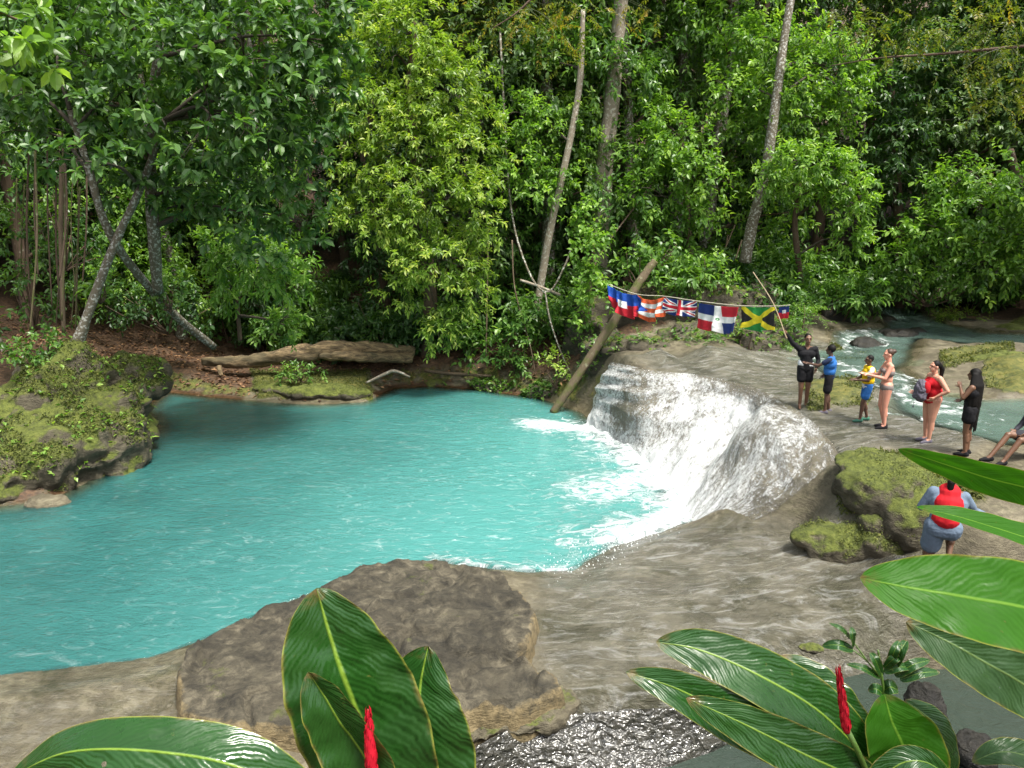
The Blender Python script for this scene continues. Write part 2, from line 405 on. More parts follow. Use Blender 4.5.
soil = np.clip(sstep(24.5, 27, Y) * sstep(7, 4, X) + sstep(-9, -12, X) * sstep(15, 17, Y) + sstep(27, 30, Y) + sstep(7.6, 6.6, Y), 0, 1) * (1 - np.clip(sstep(.6, 0, dch), 0, 1))
mossy = np.array([P(*q) for q in [(985, 364, 2.1), (1100, 358, 2.1), (1100, 400, 2), (1000, 396, 1.95), (978, 382, 2)]])
mossb = np.array([P(*q) for q in [(936, 351, 2.2), (1014, 348, 2.2), (1012, 359, 2.1), (945, 366, 2.1)]])
m2 = np.array([P(*q) for q in [(800, 385, 1.9), (870, 378, 1.95), (872, 402, 1.9), (810, 412, 1.85)]])
m3 = np.array([P(*q) for q in [(830, 345, 2.1), (880, 342, 2.1), (880, 352, 2.1), (830, 354, 2.1)]])
m4 = np.array([P(*q) for q in [(838, 468, 1.7), (880, 455, 1.75), (990, 478, 1.85), (985, 510, 1.5), (840, 510, 1.2)]])
m5 = np.array([P(*q) for q in [(250, 374, .3), (370, 376, .3), (375, 398, .1), (255, 398, .1)]])
moss = np.zeros_like(X)
for mm, hh in ((mossy, .22), (mossb, .16), (m2, .16), (m3, .1), (m4, .1), (m5, .12)):
    k = sstep(.35, -.45, sdf_poly(X, Y, mm)); moss = np.maximum(moss, k); Z = Z + hh * k * (1 + .8 * fbm(np.stack([X, Y, 0 * X], -1) * 2.5, 3, 8))
moss = np.maximum(moss, .55 * np.exp(-((dp - .5) / .5) ** 2) * (Y > 19))
fl3 = np.stack([X * .8 + Y * .4, Y * 2.2 - X * .9, 0 * X], -1); Z = Z + film * (.05 * fbm(fl3 * .9, 5, 15) + .03 * np.abs(fbm(fl3 * 1.7, 4, 16)))
soil = soil * (1 - moss)
wet = wet * (1 - .8 * moss)
V = np.stack([X, Y, Z], -1).reshape(-1, 3)
ground = link("ground", mesh_np("ground", V, grid_faces(*X.shape), M_GROUND, {'soil': soil.ravel(), 'moss': moss.ravel(), 'wet': wet.ravel(), 'film': (film + 1.35 * plat * (1 - moss) + .25 * rim).ravel()}))
tag(ground, "tan rock, brown soil and mossy banks around the turquoise pool", kind='structure')
def gz(x, y):
    return float(ground_h(np.array([float(x)]), np.array([float(y)]))[0])

# ------------------------------------------------------------------ water
def pool_material():
    m, nt, out = new_mat("pool_water"); n = N(nt); v = n.pos()
    big = n.noise(v, .35, 3, .5)
    c = n.ramp(big, [(.35, (.016, .078, .076)), (.65, (.028, .122, .116))])
    c = n.mix(n.attr('near'), c, (.066, .238, .222))
    rip1 = n.noise(n.scaled(v, (1, 1.7, 1), (0, 0, .35)), 2.3, 4, .6, .6)
    rip2 = n.noise(n.scaled(v, (1, 2.6, 1), (0, 0, .2)), 9, 4, .6, .5)
    fleck = n.math('MULTIPLY', n.ramp(n.noise(n.scaled(v, (.9, 2.0, 1), (0, 0, .5)), 1.7, 10, .74, 2.2), [(.54, 0.0), (.64, .13), (.76, .5)]), n.math('ADD', .35, n.attr('near')))
    fo = n.noise(n.scaled(v, (1.0, 1.9, 1), (0, 0, .3)), 1.9, 11, .76, 1.6)
    foam = n.math('ADD', n.attr('foam'), n.math('MULTIPLY', n.math('SUBTRACT', fo, .5), 3.6))
    foam = n.ramp(foam, [(.25, 0.0), (.55, .40), (1.0, 1.0)])
    foam = n.math('MULTIPLY', foam, n.ramp(n.attr('foam'), [(.02, 0.0), (.15, 1.0)]))
    ff = n.math('MAXIMUM', foam, fleck)
    c = n.mix(ff, c, (.76, .80, .81))
    hgt = n.math('ADD', n.math('MULTIPLY', rip1, 1.0), n.math('ADD', n.math('MULTIPLY', rip2, .35), n.math('MULTIPLY', fo, foam)))
    nrm = n.bump(hgt, .6, .12)
    rg = n.math('ADD', .10, n.math('MULTIPLY', ff, .5))
    p = n('BsdfPrincipled', {'Base Color': c, 'Roughness': rg, 'IOR': 1.33, 'Normal': nrm})
    tr = n('BsdfTransparent', {'Color': (.75, .95, .93, 1)})
    gl = n('BsdfGlossy', {'Color': (1, 1, 1, 1), 'Roughness': .08, 'Normal': nrm})
    fr = n('Fresnel', {'IOR': 1.33, 'Normal': nrm}).outputs[0]
    clear = n('MixShader', {0: fr, 1: tr.outputs[0], 2: gl.outputs[0]})
    dep = n.math('MAXIMUM', n.attr('deep'), foam)
    mx = n('MixShader', {0: dep, 1: clear.outputs[0], 2: p.outputs[0]})
    nt.links.new(mx.outputs[0], out.inputs[0]); return m
M_POOL = pool_material()
px_, py_ = np.arange(-20, 7, .1), np.arange(8.6, 30, .1)
X, Y = np.meshgrid(px_, py_, indexing='ij')
dp = sdf_poly(X, Y, POOL)
Zb = ground_h(X, Y)
deep = np.where((Y < 16) & (X > -9), sstep(-.03, .03, -Zb), sstep(.0, .42, -Zb))
base_line = np.array([P(*q) for q in [(520, 424, 0), (560, 428, 0), (592, 428, 0), (622, 446, 0), (652, 470, 0), (674, 497, 0), (690, 520, 0), (625, 540, 0)]])[2:]
dfo = dist_line(X, Y, base_line)
jet = dist_line(X, Y, np.array([P(655, 480, 0), P(600, 490, 0)])); jet2 = dist_line(X, Y, np.array([P(600, 432, 0), P(535, 424, 0)]))
foam = np.clip(np.maximum.reduce([.95 * np.exp(-(dfo / .85) ** 1.3), .62 * np.exp(-(jet / 1.2) ** 2), .75 * np.exp(-(jet2 / .7) ** 2)]), 0, 1)
edge = dist_line(X, Y, np.array([P(570, 572, 0), P(540, 572, 0), P(440, 562, 0)])); foam = np.maximum(foam, .42 * np.exp(-(edge / .35) ** 2))
near = .9 * np.exp(-(dfo / 6.5) ** 2) + .30 * sstep(-8, -1, X) * sstep(24, 18, Y)
w3 = np.stack([X, Y, 0 * X], -1)
Zp = -.35 * sstep(.0, .35, dp) + .03 * fbm(w3 * .8, 3, 2) + foam * (.10 + .16 * fbm(w3 * 3.1, 3, 6))
F = grid_faces(*X.shape); keep = (dp.ravel()[F] < .45).all(1)
V = np.stack([X, Y, Zp], -1).reshape(-1, 3)
used = np.unique(F[keep]); remap = -np.ones(len(V), int); remap[used] = np.arange(len(used))
pool = link("pool_water", mesh_np("pool_water", V[used], remap[F[keep]], M_POOL, {'deep': deep.ravel()[used], 'foam': foam.ravel()[used], 'near': np.clip(near, 0, 1).ravel()[used]}))
tag(pool, "milky turquoise pool water with white foam under the waterfall", kind='structure')

# cascade: rock surface and the sheet of falling water over it
NU, NV = 190, 150
rows = np.array([catmull(c, 40) for c in CASC_W])
GR = np.array([catmull(rows[:, j], NU) for j in range(40)]).transpose(1, 0, 2)       # NU x 40
GR = np.array([catmull(GR[i], NV) for i in range(NU)])
uu, vv = np.meshgrid(np.linspace(0, 1, NU), np.linspace(0, 1, NV), indexing='ij')
du = np.gradient(GR, axis=0); dv = np.gradient(GR, axis=1)
nn = np.cross(dv, du); nn /= np.linalg.norm(nn, axis=2)[..., None] + 1e-9
nn[nn[..., 2] < 0] *= -1
q3 = np.stack([uu * 9, vv * 3.2, 0 * uu], -1)
bulge = .12 * np.exp(-((uu - .13) / .10) ** 2 - ((vv - .66) / .25) ** 2) + .62 * np.exp(-(np.abs(uu - .745) / .125) ** 3 - ((vv - .42) / .30) ** 2) - .34 * np.exp(-((uu - .52 - .05 * vv) / .085) ** 2) * np.sin(np.pi * vv)
stp = vv * 4.2 + 1.6 * fbm(np.stack([uu * 4, vv * .8, 0 * uu], -1), 3, 25)
bulge = bulge + .10 * (np.abs((stp % 1) - .5) * 2 - .5) * np.sin(np.pi * vv)
bulge = bulge * np.sin(np.pi * np.clip(vv, 0, 1)) ** .6 * sstep(1.0, .88, uu) - .35 * sstep(.93, 1, uu)
ROCK = GR + nn * (bulge + .14 * fbm(q3 * 1.4, 5, 21) * np.sin(np.pi * vv) ** .5)[..., None]
cr = link("cascade_rock", mesh_np("cascade_rock", ROCK.reshape(-1, 3), grid_faces(NU, NV), M_RAPID))
tag(cr, "brown rock face under the white waterfall", kind='structure')
def fall_material():
    m, nt, out = new_mat("falling_water"); n = N(nt)
    uvn = n('UVMap', uv_map='UVMap').outputs[0]
    s1 = n.noise(n.scaled(uvn, (9, 2.4, 1)), 2.2, 8, .68, .9)
    s2 = n.noise(n.scaled(uvn, (52, 9, 1)), 2.4, 8, .76, .5)
    s3 = n.noise(n.scaled(uvn, (24, 20, 1)), 5.0, 6, .75, .6)
    h = n.math('ADD', n.math('MULTIPLY', s1, .5), n.math('ADD', n.math('MULTIPLY', s2, .58), n.math('MULTIPLY', s3, .35)))
    f = n.math('ADD', n.attr('thick'), n.math('MULTIPLY', n.math('SUBTRACT', h, .69), 3.8))
    cov = n.ramp(f, [(.26, 0.0), (.55, .42), (.98, 1.0)])
    nrm = n.bump(h, .9, .16)
    d = n('BsdfPrincipled', {'Base Color': (.83, .86, .87, 1), 'Roughness': .5, 'Normal': nrm})
    t = n('BsdfTranslucent', {'Color': (.8, .85, .86, 1)})
    wmix = n('MixShader', {0: .25, 1: d.outputs[0], 2: t.outputs[0]})
    tr = n('BsdfTransparent', {'Color': (.93, .93, .91, 1)}); gl = n('BsdfGlossy', {'Color': (1, 1, 1, 1), 'Roughness': .15, 'Normal': nrm})
    clear = n('MixShader', {0: .10, 1: tr.outputs[0], 2: gl.outputs[0]})
    mx = n('MixShader', {0: cov, 1: clear.outputs[0], 2: wmix.outputs[0]})
    nt.links.new(mx.outputs[0], out.inputs[0]); return m
M_FALL = fall_material()
thick = .34 + .24 * fbm(np.stack([uu * 5, vv * 1.2, 0 * uu], -1), 3, 31)
thick += .28 * np.exp(-((uu - .04) / .05) ** 2) + .30 * np.exp(-((uu - .30 - .05 * vv) / .10) ** 2) + .55 * np.exp(-((uu - .50 - .03 * vv) / .085) ** 2) * sstep(.05, .4, vv) + .30 * np.exp(-((uu - .66) / .05) ** 2) * sstep(.1, .5, vv) + .16 * np.exp(-((uu - .80) / .06) ** 2) - .22 * np.exp(-((uu - .665) / .03) ** 2 - ((vv - .5) / .28) ** 2)
thick -= .22 * np.exp(-((uu - .14) / .05) ** 2 - ((vv - .65) / .3) ** 2)
thick += .34 * sstep(.72, 1, vv) * (uu < .78) - .30 * sstep(.84, .97, uu) - .3 * sstep(.12, 0, vv)
q4 = np.stack([uu * 38, vv * 5, 0 * uu], -1); q5 = np.stack([uu * 90, vv * 22, 0 * uu], -1)
off = .035 + .09 * np.clip(thick, 0, 1) * (1 + 1.1 * fbm(q4, 4, 41)) + .03 * np.clip(thick, 0, 1) * fbm(q5, 3, 44)
FALL = ROCK + nn * off[..., None]
uvw = np.stack([uu, vv], -1).reshape(-1, 2)
fall = link("waterfall_water", mesh_np("waterfall_water", FALL.reshape(-1, 3), grid_faces(NU, NV), M_FALL, {'thick': thick.ravel()}, uv=uvw))
tag(fall, "white water rushing down the wide rock fall into the turquoise pool", kind='structure')

# upstream water
def stream_material(name, col, fl=.5):
    m, nt, out = new_mat(name); n = N(nt); v = n.pos()
    rip = n.noise(n.scaled(v, (1, 1.2, 1), (0, 0, .5)), 4, 5, .6, .8)
    st = n.noise(n.scaled(v, (1.2, .8, 1), (0, 0, .5)), 1.6, 9, .74, 1.6)
    f = n.math('ADD', n.attr('rapid'), n.math('MULTIPLY', n.math('SUBTRACT', st, .5), 3.4)); f = n.ramp(f, [(.40, 0.0), (.7, .35), (1.15, .95)])
    c = n.mix(f, col, (.8, .84, .84))
    nrm = n.bump(rip, .6, .08)
    p = n('BsdfPrincipled', {'Base Color': c, 'Roughness': n.math('ADD', .08, n.math('MULTIPLY', f, .5)), 'IOR': 1.33, 'Normal': nrm})
    tr = n('BsdfTransparent', {'Color': (.9, .98, .95, 1)})
    mx = n('MixShader', {0: n.math('MAXIMUM', n.attr('deep'), f), 1: tr.outputs[0], 2: p.outputs[0]})
    nt.links.new(mx.outputs[0], out.inputs[0]); return m
def cut_sheet(name, X, Y, Zs, keepmask, mat, attrs):
    F = grid_faces(*X.shape); k = keepmask.ravel()[F].all(1)
    V = np.stack([X, Y, Zs], -1).reshape(-1, 3); used = np.unique(F[k]); rm = -np.ones(len(V), int); rm[used] = np.arange(len(used))
    return link(name, mesh_np(name, V[used], rm[F[k]], mat, {a: b.ravel()[used] for a, b in attrs.items()}))
X, Y = np.meshgrid(np.arange(5, 26, .12), np.arange(13, 40, .12), indexing='ij')
dch = sdf_poly(X, Y, CHAN)
Zs = rbf(np.clip(X, -32, 34), np.clip(Y, 4, 40)) - .05 + .02 * fbm(np.stack([X, Y, 0 * X], -1) * 2, 3, 3)
rap = np.zeros_like(X)
for pts, s in (([(885, 345, 2.1), (860, 330, 2.2), (845, 350, 2.0)], .6), ([(905, 372, 2), (900, 395, 1.9), (935, 405, 1.85), (960, 410, 1.85)], .75), ([(860, 302, 2.4), (960, 314, 2.4)], .5), ([(880, 410, 1.85), (940, 425, 1.8)], .5), ([(800, 355, 1.95), (850, 365, 1.95), (880, 385, 1.9)], .55)):
    rap = np.maximum(rap, np.exp(-(dist_line(X, Y, np.array([P(*q) for q in pts])) / s) ** 2))
rap = np.clip(rap * .55, 0, 1)
dz = Zs - ground_h(X, Y)
st = cut_sheet("stream_water", X, Y, Zs + rap * .05, dch < .5, stream_material("stream_water", (.085, .135, .115)), {'rapid': rap, 'deep': sstep(.02, .28, dz) * .9})
tag(st, "pale green stream with white rapids running in behind the visitors", kind='structure')
X, Y = np.meshgrid(np.arange(-1.5, 16, .09), np.arange(6.2, 10.6, .09), indexing='ij')
lw = cut_sheet("lower_water", X, Y, -.55 + .012 * fbm(np.stack([X, Y, 0 * X], -1) * 3, 3, 3), sdf_poly(X, Y, LOWER) < .4, stream_material("lower_water", (.032, .046, .036)), {'rapid': 0 * X - .3 + .3 * np.exp(-((X - 2.2) / .6) ** 2), 'deep': 0 * X + .95})
tag(lw, "still grey green water of the lower pool in front", kind='structure')
# small lower fall, wrinkled dark sheet
L = np.array([[P(476, 745, .02), P(474, 775, -.28), P(470, 800, -.6)], [P(530, 722, .02), P(526, 755, -.28), P(520, 790, -.6)], [P(590, 712, .02), P(588, 745, -.28), P(585, 785, -.6)], [P(650, 708, .02), P(652, 738, -.28), P(655, 775, -.6)], [P(708, 704, .02), P(714, 728, -.28), P(722, 752, -.6)], [P(735, 692, .0), P(752, 706, -.30), P(765, 722, -.62)]])
A = np.array([catmull(c, 60) for c in L]); A = np.array([catmull(A[:, j], 120) for j in range(60)]).transpose(1, 0, 2)
gu, gv = np.meshgrid(np.linspace(0, 1, 120), np.linspace(0, 1, 60), indexing='ij')
A[..., 2] += .02 * fbm(np.stack([gu * 26, gv * 9, 0 * gu], -1), 4, 51); A[..., 1] -= .08 * fbm(np.stack([gu * 8, gv * 2, 0 * gu], -1), 3, 53)
m, nt, out = new_mat("wrinkled_water"); n = N(nt); v = n.pos()
w1 = n.noise(n.scaled(v, (.75, 1.1, 1.1), (0, .4, 0)), 8, 2, .5, .8)
cw = n.ramp(w1, [(.30, (.020, .020, .016)), (.70, (.060, .058, .048))])
p = n('BsdfPrincipled', {'Base Color': cw, 'Roughness': .05, 'Specular IOR Level': 1.0, 'Normal': n.bump(n.math('ADD', w1, n.math('MULTIPLY', n.noise(v, 26, 1, .5, .6), .25)), 1.0, .085)})
nt.links.new(p.outputs[0], out.inputs[0])
tag(link("lower_fall_water", mesh_np("lower_fall_water", A.reshape(-1, 3), grid_faces(120, 60), m)), "dark wrinkled sheet of water dropping into the lower pool", kind='structure')

# ------------------------------------------------------------------ rocks
def fuse(name, pieces, mat, voxel=.08, disp=.12, freq=1.2, seed=0, smooth_it=2, parent=None, fine=.03):
    """pieces: list of (V,F); union by voxel remesh, then noise relief"""
    mb = MB()
    for V_, F_ in pieces: mb.add(V_, F_)
    o = link("tmp", mb.mesh("tmp", mat))
    r = o.modifiers.new("r", 'REMESH'); r.mode = 'VOXEL'; r.voxel_size = voxel; r.use_smooth_shade = True
    if smooth_it:
        s = o.modifiers.new("s", 'SMOOTH'); s.iterations = smooth_it; s.factor = .5
    me = bpy.data.meshes.new_from_object(o.evaluated_get(bpy.context.evaluated_depsgraph_get()))
    bpy.data.objects.remove(o)
    me.name = name
    if disp:
        k = len(me.vertices); co = np.empty(k * 3, np.float32); no = np.empty(k * 3, np.float32)
        me.vertices.foreach_get('co', co); me.vertex_normals.foreach_get('vector', no)
        co = co.reshape(-1, 3).astype(float); no = no.reshape(-1, 3)
        d = disp * fbm(co * freq, 5, seed) + fine * fbm(co * freq * 6, 4, seed + 5) - disp * .6 * np.clip(1 - np.abs(fbm(co * freq * .8, 3, seed + 9)) * 5, 0, 1)
        co += no * d[:, None]
        me.vertices.foreach_set('co', co.astype(np.float32).ravel()); me.update()
    me.polygons.foreach_set('use_smooth', np.ones(len(me.polygons), bool))
    return link(name, me, parent)
def ell(c, r, sub=3, seed=0, lump=.0):
    V_, F_ = ICO[sub]; k = 1 + lump * fbm(V_ * 1.5 + seed, 3, seed) if lump else np.ones(len(V_))
    return V_ * k[:, None] * np.asarray(r) + np.asarray(c), F_
def epx(px, py, Yd, rx, ry, rz=None):
    c = D(px, py, Yd); s = 1 / ppm(Yd)
    return ell(c, (rx * s, (rz or rx * s), ry * s), 3, int(px), .25)
mound = fuse("mossy_boulder", [epx(20, 470, 17.3, 62, 52, 1.4), epx(95, 450, 18.5, 50, 48, 1.2), epx(115, 425, 19.5, 42, 45, 1.2), epx(60, 430, 19, 70, 50, 1.6), epx(70, 390, 20, 50, 42, 1.5), epx(10, 430, 19, 40, 50, 1.5), epx(130, 380, 21.2, 34, 28, 1.0), epx(-60, 460, 17.5, 60, 60, 1.6), epx(120, 470, 18.4, 22, 22, .6)], M_MOSSROCK, .09, .42, .95, 3, fine=.14)
tag(mound, "big mossy hump of rock at the pool edge with tree roots on top", "boulder")
tag(fuse("mossy_rock", [epx(150, 385, 22.3, 20, 16, .7), epx(140, 375, 22.8, 28, 18, .9)], M_MOSSROCK, .07, .12, 1.4, 4), "rounded mossy rock behind the big mossy hump, beside the brown inlet", "rock")
tag(fuse("shore_stone", [epx(48, 503, 16.1, 24, 9, .35)], rock_material("pale_shore", 1.0, -.2), .05, .06, 2.5, 7), "small pale bare stone at the waterline below the mossy hump", "stone")
tag(fuse("mossy_rock", [epx(315, 391, 26.2, 46, 7, .7), epx(345, 393, 26, 26, 7, .5), epx(275, 388, 26.6, 24, 6, .6)], M_MOSSROCK, .07, .10, 1.6, 14), "low yellow green mossy islet in front of the fallen log", "rock")
tag(fuse("mossy_rock", [epx(892, 532, 12.3, 40, 30, .6), epx(915, 528, 12.0, 36, 36, .5), epx(872, 490, 12.9, 34, 24, .9), epx(880, 465, 13.3, 42, 9, .8), epx(905, 487, 12.9, 42, 24, .9), epx(850, 493, 13, 14, 18, .5), epx(908, 508, 12.3, 28, 34, .5)], M_MOSSROCK, .06, .12, 1.6, 23), "green mossy ledge behind the crouching woman in the red vest", "rock")
tag(fuse("mossy_rock", [epx(850, 550, 12.3, 44, 20, .45), epx(890, 550, 12.1, 36, 24, .45), epx(850, 534, 12.5, 44, 13, .45), epx(890, 528, 12.3, 36, 22, .45), epx(810, 538, 12.6, 20, 9, .35)], M_MOSSROCK, .05, .10, 2, 27), "lower mossy step of rock beside the crouching woman's knee", "rock")
tag(fuse("boulder", [epx(1062, 462, 13.5, 34, 26, .6), epx(1090, 470, 13.4, 40, 36, .7)], M_MOSSROCK, .06, .1, 1.5, 29), "rock under the seated person, cut by the right edge", "boulder")
tag(fuse("wet_rock", [epx(455, 303 + 15, 36.5, 20, 9, .9)] if False else [epx(968, 332, 28.5, 26, 13, .8), epx(985, 336, 28, 18, 10, .6)], M_WETROCK, .08, .12, 1.4, 33), "dark wet rock in the middle of the upstream channel", "rock")
tag(fuse("wet_rock", [epx(838, 318, 29, 24, 24, 1.2), epx(870, 326, 29.5, 26, 16, 1.1), epx(895, 334, 28.6, 14, 9, .6)], M_WETROCK, .08, .14, 1.2, 36), "dark wet rock by the stream behind the arm raising guide", "rock")
tag(fuse("wet_rock", [epx(612, 489 - 102, 22, 5, 9, .15)] if False else [epx(716, 385, 20.6, 4.5, 8, .14)], M_MOSSROCK, .03, .02, 4, 39), "small mossy stone splitting the top of the waterfall", "stone")
tag(fuse("mossy_rock", [epx(1010, 365, 22, 40, 12, 1.0), epx(975, 362, 23, 45, 7, .8)], M_MOSSROCK, .07, .1, 1.4, 41), "flat bright mossy rock beyond the woman with long black hair", "rock")
tag(fuse("boulder", [epx(1005, 305, 33, 40, 12, 1.5), epx(1030, 318, 31, 30, 10, 1)], rock_material("far_boulder", .9, .25), .1, .15, 1.0, 43), "pale boulder on the far side of the upstream channel", "boulder")
tag(fuse("mossy_rock", [epx(1015, 335, 27, 22, 12, 1), epx(1040, 330, 27, 24, 16, 1)], M_MOSSROCK, .08, .15, 1.2, 45), "mossy rock bank downstream of the pale boulder", "rock")
tag(fuse("wet_rock", [epx(722 + 255, 752, 8.45, 26, 20, .3)], M_WETROCK, .03, .05, 3, 47), "dark wet stone in the lower pool under the ginger leaves", "stone")
tag(fuse("wet_rock", [epx(925, 705, 9.2, 20, 26, .3)], M_WETROCK, .03, .05, 3, 49), "dark wet stone beside the small leafy sapling", "stone")
tag(fuse("wet_rock", [epx(812, 648, 9.75, 14, 4, .12)], M_MOSSROCK, .02, .02, 4, 50), "flat mossy stone at the edge of the wet shelf", "stone")
tag(fuse("wet_rock", [epx(866, 346, 25.2, 16, 9, .5), epx(880, 349, 25, 10, 6, .4)], M_WETROCK, .05, .1, 2, 52), "dark stone in the rapids behind the child in the blue vest", "rock")
tag(fuse("wet_rock", [epx(898, 337, 26.5, 20, 9, .6), epx(915, 335, 27, 14, 7, .5)], M_WETROCK, .05, .1, 2, 54), "dark stone in the stream above the woman in the patterned bikini", "rock")
# bank of rock and roots below the flags
tag(fuse("rock_bank", [epx(640, 352, 24.6, 40, 16, .9), epx(690, 345, 25, 40, 22, 1.0), epx(740, 345, 25, 36, 24, 1.0), epx(770, 340, 25.5, 30, 24, 1.0), epx(610, 355, 25.5, 30, 22, 1.2), epx(700, 320, 27.5, 90, 45, 1.6), epx(590, 340, 27.5, 30, 45, 1.2)], rock_material("bank_rock", .55, .32), .1, .35, 1.1, 60, fine=.16), "brown overgrown rock bank under the row of flags", "rock bank")
tag(fuse("rock_bank", [epx(460, 388, 28.4, 40, 10, .6), epx(505, 390, 27.6, 40, 12, .6), epx(555, 395, 26.6, 34, 14, .6), epx(410, 382, 29, 30, 7, .6)], rock_material("bank_rock_low", .5, .35), .08, .2, 1.3, 63, fine=.1), "low brown rock bank at the far waterline left of the leaning log", "rock bank")

tag(fuse("rock_ledge", [epx(520, 712, 8.75, 50, 16, .45), epx(470, 722, 8.5, 40, 12, .4), epx(560, 700, 8.95, 26, 10, .3)], rock_material("ledge_rock", .75, .22), .03, .07, 2.2, 81, fine=.05), "pitted tan ledge sticking out under the dark flat slab", "rock ledge")
# dark flat slab lying on the near rim of the pool
SL = np.array([P(a, b, .34) for a, b in [(180, 652), (205, 632), (262, 602), (335, 580), (352, 567), (400, 558), (440, 556), (460, 568), (505, 570), (528, 592), (540, 618), (538, 640), (520, 655), (556, 672), (570, 690), (545, 700), (475, 712), (450, 716), (380, 712), (300, 728), (215, 728), (178, 712)]])
X, Y = np.meshgrid(np.arange(-5.6, 1.6, .035), np.arange(7.6, 13.8, .035), indexing='ij')
w3 = np.stack([X, Y, 0 * X], -1)
ds = sdf_poly(X, Y, SL) + .16 * fbm(w3 * 1.9, 5, 71)
top = .34 + .14 * fbm(w3 * .8, 4, 72) + .08 * fbm(w3 * 3.5, 6, 73) - .09 * np.clip(1 - np.abs(fbm(w3 * 1.1, 3, 77)) * 9, 0, 1)
step2 = .10 * sstep(-.02, .04, fbm(w3 * .55, 3, 79))
Zs = (top + step2) * sstep(.02, -.09, ds) - .5 * sstep(-.02, .10, ds)
Zs += .022 * fbm(np.stack([X, Y, Zs], -1) * 8, 3, 75) - .05 * np.clip(fbm(w3 * 1.6, 3, 78) - .15, 0, 1) * (ds < 0)
sl = cut_sheet("rock_slab", X, Y, Zs, ds < .16, M_SLAB, {'rimd': np.exp(-(ds / .16) ** 2) * np.clip(sstep(-.9, .3, X) * sstep(12.6, 11.5, Y) + sstep(9.3, 8.6, Y), 0, 1) * .95})
tag(sl, "dark rough flat slab of rock on the near rim of the pool", "rock slab")
# ------------------------------------------------------------------ foliage
RNG = np.random.default_rng(11)
def nrm(a): return a / (np.linalg.norm(a, axis=-1, keepdims=True) + 1e-9)
TPL8 = (np.array([(0, 0, 0), (.30, .40, .10), (.30, 0, 0), (.30, -.40, .10), (.68, .36, .06), (.68, 0, -.03), (.68, -.36, .06), (1, 0, -.14)]),
        np.array([(0, 3, 2), (0, 2, 1), (2, 3, 6), (2, 6, 5), (1, 2, 5), (1, 5, 4), (5, 6, 7), (4, 5, 7)]))
TPL4 = (np.array([(0, 0, 0), (.45, .5, .10), (.45, 0, 0), (.45, -.5, .10), (1, 0, -.12)]), np.array([(0, 3, 2), (0, 2, 1), (2, 3, 4), (1, 2, 4)]))
def leaf_geo(pos, ax, up, L, W, tpl):
    T, F = tpl; n = len(pos)
    ax = nrm(ax); sd_ = nrm(np.cross(up, ax)); nz = np.cross(ax, sd_)
    L = np.broadcast_to(L, (n,)); W = np.broadcast_to(W, (n,))
    V = pos[:, None] + T[None, :, :1] * L[:, None, None] * ax[:, None] + T[None, :, 1:2] * W[:, None, None] * sd_[:, None] + T[None, :, 2:] * L[:, None, None] * nz[:, None]
    FF = F[None] + (np.arange(n) * len(T))[:, None, None]
    return V.reshape(-1, 3), FF.reshape(-1, 3), len(T)
STYLE = {  # leaf length, width, leaves per spray, spray length, spread angle, droop, two-ranked, detail
    'almond': (.235, .135, 8, .28, 1.05, .22, False, TPL8),
    'mango': (.215, .096, 9, .38, .85, .42, False, TPL8),
    'broad': (.19, .108, 9, .48, .95, .28, False, TPL8),
    'heart': (.24, .20, 6, .5, 1.1, .5, False, TPL8),
    'pinnate': (.13, .040, 20, .75, 1.15, .25, True, TPL4),
    'fine': (.085, .036, 18, .45, 1.0, .2, True, TPL4),
    'dark': (.26, .115, 9, .5, 1.0, .35, False, TPL4),
}
def sprays(B, A, style, scale=1.0, tone=0.0, tonevar=.16, rng=RNG):
    """leaves of the sprays that start at B and point along A"""
    L, W, k, Ls, th, droop, two, tpl = STYLE[style]
    L, W, Ls = L * scale, W * scale, Ls * scale
    n = len(B); A = nrm(A)
    j = np.tile(np.arange(k), n); i = np.repeat(np.arange(n), k)
    t = (j + .3 + .5 * rng.random(n * k)) / k
    if style == 'almond': t = .55 + .45 * t
    a = A[i]
    curve = np.array((0, 0, -1.)) * (droop * .5 * t ** 2)[:, None]
    pos = B[i] + (a * t[:, None] + curve) * Ls
    s = nrm(np.cross(a, np.array((0, 0, 1.)) + .01)); b = np.cross(s, a)
    ph = (np.where(j % 2 == 0, 0, np.pi) + rng.normal(0, .25, n * k)) if two else j * 2.4 + rng.random(n)[i] * 6.28
    d = a * np.cos(th) + (s * np.cos(ph)[:, None] + b * np.sin(ph)[:, None]) * np.sin(th)
    d = d + np.array((0, 0, -1.)) * (droop * (0.6 + .8 * rng.random(n * k)))[:, None] + rng.normal(0, .15, (n * k, 3))
    up = np.array((0, 0, 1.)) + a * .35 + rng.normal(0, .35, (n * k, 3))
    sz = .65 + .55 * rng.random(n * k)
    V, F, m = leaf_geo(pos, d, up, L * sz, W * sz * (.85 + .3 * rng.random(n * k)), tpl)
    r = .45 + tone + rng.normal(0, tonevar, n)[i] + rng.normal(0, .13, n * k) + .10 * (t - .5)
    return V, F, np.repeat(np.clip(r, 0, 1), m)
